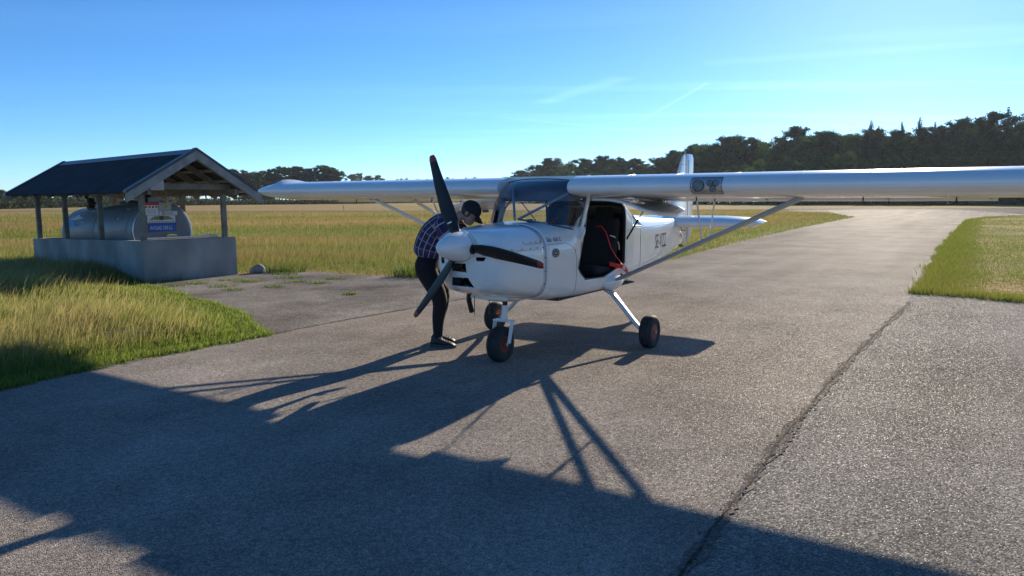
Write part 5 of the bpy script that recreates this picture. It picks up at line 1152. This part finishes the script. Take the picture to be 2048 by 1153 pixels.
# 2 meadow beyond apron and taxiway
PAVED = [ragged(TAXI, 3, 0, 1), APRON, RUNWAY]
def meadow(n_, y0, y1, seed, hs, wk, name, label, straw):
    global rng
    rng = np.random.default_rng(seed); y = np.exp(rng.uniform(math.log(y0), math.log(y1), n_)); x = y * rng.uniform(-.80, .62, n_)
    ok = ~in_shed(x, y) & ~in_poly(x, y, W)
    for q in PAVED: ok &= ~in_poly(x, y, q)
    ok &= ~in_poly(x, y, LAWN) & ~((x > 6.0) & (y < 12.2)) & (y > 12.5); x, y = x[ok], y[ok]; m = len(x)
    pn = 1.2 * vnoise(x * .16, y * .55, 8) + .5 * vnoise(x * 1.3, y * 2.2, 9); d = near_line(x, y, BACK + FIELD_R[1:]); edge = np.clip((d - .2) / 2.2, 0, 1)
    if straw: k = rng.uniform(0, 1, m) < edge * np.clip(.32 + .6 * pn, .02, 1); x, y, pn, edge = x[k], y[k], pn[k], edge[k]; m = len(x)
    h = hs * rng.uniform(.6, 1.25, m) * (.5 + .5 * edge) * np.clip(1 + .3 * pn, .4, 1.7); w = wk * np.clip(y / 15, .9, 6) * rng.uniform(.7, 1.2, m); t = np.clip(.36 + .8 * pn + np.clip((y - 16) / 80, 0, .55) + rng.normal(0, .2, m), 0, 1)[:, None] * edge[:, None]; lum = np.clip(1 + .32 * vnoise(x * .5, y * .9, 19), .55, 1.5)[:, None]
    if straw: c1 = (STR * (1 - t) + RED * t * 1.15) * rng.uniform(.7, 1.3, (m, 1)) * lum; c0 = (GR * .6 + STR * .4) * rng.uniform(.7, 1.1, (m, 1))
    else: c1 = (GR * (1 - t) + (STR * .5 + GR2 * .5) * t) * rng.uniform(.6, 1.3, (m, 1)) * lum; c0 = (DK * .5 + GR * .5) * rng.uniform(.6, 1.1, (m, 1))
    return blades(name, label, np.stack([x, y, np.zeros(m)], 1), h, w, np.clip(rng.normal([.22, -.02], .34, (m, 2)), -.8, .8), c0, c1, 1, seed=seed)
meadow(330000, 12.6, 96, 31, .19, .010, 'meadow_grass', 'green meadow grass between the apron and the runway', False)
meadow(330000, 12.8, 96, 32, .27, .0055, 'meadow_seed_heads', 'reddish tan seed heads of the dry meadow beyond the apron', True)
# 3 short lawn on the right
rng = np.random.default_rng(41); n_ = 260000; y = np.exp(rng.uniform(math.log(9.0), math.log(66), n_)); x = y * rng.uniform(.40, .80, n_); LE_L = [(7.8, 10.93), (7.37, 11.57)] + LAWN_L[::-1] + [(40.41, 61.2), (45.15, 64.19)]; ok = in_poly(x, y, LAWN) | (near_line(x, y, LE_L) < np.clip(.05 + .14 * vnoise(x * 3, y * 3, 34) + rng.exponential(.03, n_), 0, .4)); x, y = x[ok], y[ok]; m = len(x)
d = near_line(x, y, [(7.8, 10.93), (7.37, 11.57)] + LAWN_L[::-1] + [(40.41, 61.2), (45.15, 64.19)]); inner = np.clip((d - .1) / 1.1, 0, 1); pn = vnoise(x * 1.1, y * 1.1, 5)
k = rng.uniform(0, 1, m) < np.clip(1 - inner * np.clip(.55 + .5 * pn, 0, .93), 0, 1); x, y, inner, pn = x[k], y[k], inner[k], pn[k]; m = len(x)
t = np.clip(.5 + .6 * pn + rng.normal(0, .2, m), 0, 1)[:, None]
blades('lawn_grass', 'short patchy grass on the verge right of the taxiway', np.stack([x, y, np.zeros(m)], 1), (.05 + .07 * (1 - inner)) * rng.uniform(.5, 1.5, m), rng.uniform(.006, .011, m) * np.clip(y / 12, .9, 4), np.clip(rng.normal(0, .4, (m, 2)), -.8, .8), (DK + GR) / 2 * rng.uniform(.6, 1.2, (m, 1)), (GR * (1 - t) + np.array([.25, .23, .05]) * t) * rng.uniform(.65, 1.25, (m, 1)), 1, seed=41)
# 4 small tufts that grow through the worn apron, each a thing of its own
rt = random.Random(3)
def tuft(x, y, rad, hgt, label, nb=90, group=None, name='grass_tuft', tone=1.0):
    r_ = np.random.default_rng(rt.randrange(10 ** 6)); a, q = r_.uniform(0, 6.28, nb), rad * r_.uniform(0, 1, nb) ** .6; P = np.stack([q * np.cos(a), q * np.sin(a) * .6, np.zeros(nb)], 1)
    o = blades(name, label, P, hgt * r_.uniform(.5, 1.2, nb), np.full(nb, .012), np.clip(np.stack([np.cos(a), np.sin(a)], 1) * .35 + r_.normal(0, .2, (nb, 2)), -.8, .8), np.repeat(DK[None], nb, 0), GR * tone * r_.uniform(.7, 1.4, (nb, 1)), 2, seed=rt.randrange(999))
    o.location = (x, y, .005)
    if group: o['group'] = group
    return o
TUFTS = [(-2.75, 12.2, .13, .06), (-4.6, 14.9, .3, .05), (-4.2, 14.1, .3, .05), (-3.7, 13.9, .22, .05), (-5.2, 14.2, .3, .05), (-5.6, 14.4, .3, .05), (-6.1, 13.9, .3, .05), (-5.4, 13.4, .28, .045), (-4.9, 15.6, .3, .06), (-6.4, 13.5, .3, .05), (-5.0, 12.9, .22, .04), (-4.4, 13.3, .2, .04), (-3.6, 14.6, .25, .05), (-6.7, 13.1, .25, .05)]
for i, (x, y, a, h) in enumerate(TUFTS):
    tuft(x, y, a, h, 'small lone tuft of grass out on the worn apron' if i == 0 else 'low grass tuft growing through the apron before the shelter', 60 if i == 0 else 110, None if i == 0 else 'grass tufts before the shelter')
tuft(-5.15, 16.15, .55, .22, 'dark green weed clump beside the stone at the back of the apron', 320, name='weed_clump', tone=.5)
tuft(-1.95, 15.15, .6, .32, 'rank green grass clump at the apron edge behind the bending man', 380, name='weed_clump', tone=.8)
# stone by the shelter corner, dry straws on the verge, runway marker, airfield light
bm = bmesh.new(); bmesh.ops.create_icosphere(bm, subdivisions=3, radius=1)
for v in bm.verts: q = v.co; k = 1 + .16 * math.sin(q.x * 3.1 + 1) * math.cos(q.y * 2.7) + .07 * math.sin(q.z * 7 + q.x * 5); v.co = Vector((q.x * .19 * k, q.y * .15 * k, q.z * .12 * k))
for f in bm.faces: f.smooth = True
me = bpy.data.meshes.new('stone'); bm.to_mesh(me); bm.free(); me.materials.append(pmat('stone_grey', (.24, .21, .19), .9, var=.3, scale=9, bump=.5, bscale=25)); o = bpy.data.objects.new('stone', me); COL.objects.link(o); o.location = (-5.62, 15.95, .06); tag(o, 'grey boulder lying at the corner of the shelter', 'stone')
for (x, y, a, L), lb in zip(((-3.97, 6.72, 40, .34), (-3.80, 6.98, 55, .26), (-4.5, 7.8, 8, .55)), ('pale dry stalk lying at the taxiway edge, nearest', 'short pale stalk lying at the taxiway edge beside another', 'long pale straw caught flat in the verge grass')):
    mb = MB(); c, s_ = math.cos(R(a)), math.sin(R(a)); z = .018 if y < 7.2 else .17; mb.tube([(x, y, z), (x + c * L * .5, y + s_ * L * .5, z + .012), (x + c * L, y + s_ * L, z)], [.005, .004, .002], 6); o = mb.build('dry_stalk', pmat('straw', (.50, .42, .28), .8)); tag(o, lb, 'stalk')
def marker(px, Y, label, h, colm, name):
    x = pxdir(px) * Y; o = thing(name, label, 'runway light', (x, Y, 0)); MB().lathe([(0, .14), (.03, .14), (.05, .05), (h * .6, .045)], n=14, axis='Z').build('stem', greyp, o, True); MB().lathe([(h * .6, .05), (h * .62, .10), (h * .9, .11), (h, .06), (h + .01, .005)], n=14, axis='Z').build('lamp_head', colm, o, True); return o
marker(691, 112, 'small orange runway edge marker on the grass beyond the runway', .75, pmat('marker_orange', (.75, .22, .05), .5), 'runway_marker')
marker(1502, 190, 'small white marker far out on the airfield under the wing', 1.6, sw_, 'runway_marker')


# ------------------------------------------------------------------ the air: thin haze over the whole airfield
hz = bpy.data.materials.new('haze_air'); hz.use_nodes = True; hn = hz.node_tree.nodes; hn.remove(hn['Principled BSDF']); pv = hn.new('ShaderNodeVolumePrincipled')
pv.inputs['Color'].default_value = (.74, .85, 1.0, 1); pv.inputs['Density'].default_value = .00013; pv.inputs['Anisotropy'].default_value = .3
hz.node_tree.links.new(pv.outputs[0], hn['Material Output'].inputs['Volume'])
mb = MB(); mb.box((0, 1270, 14.5), (3300, 2760, 31)); o = mb.build('haze', hz); tag(o, 'thin pale haze over the airfield', 'haze', kind='stuff')
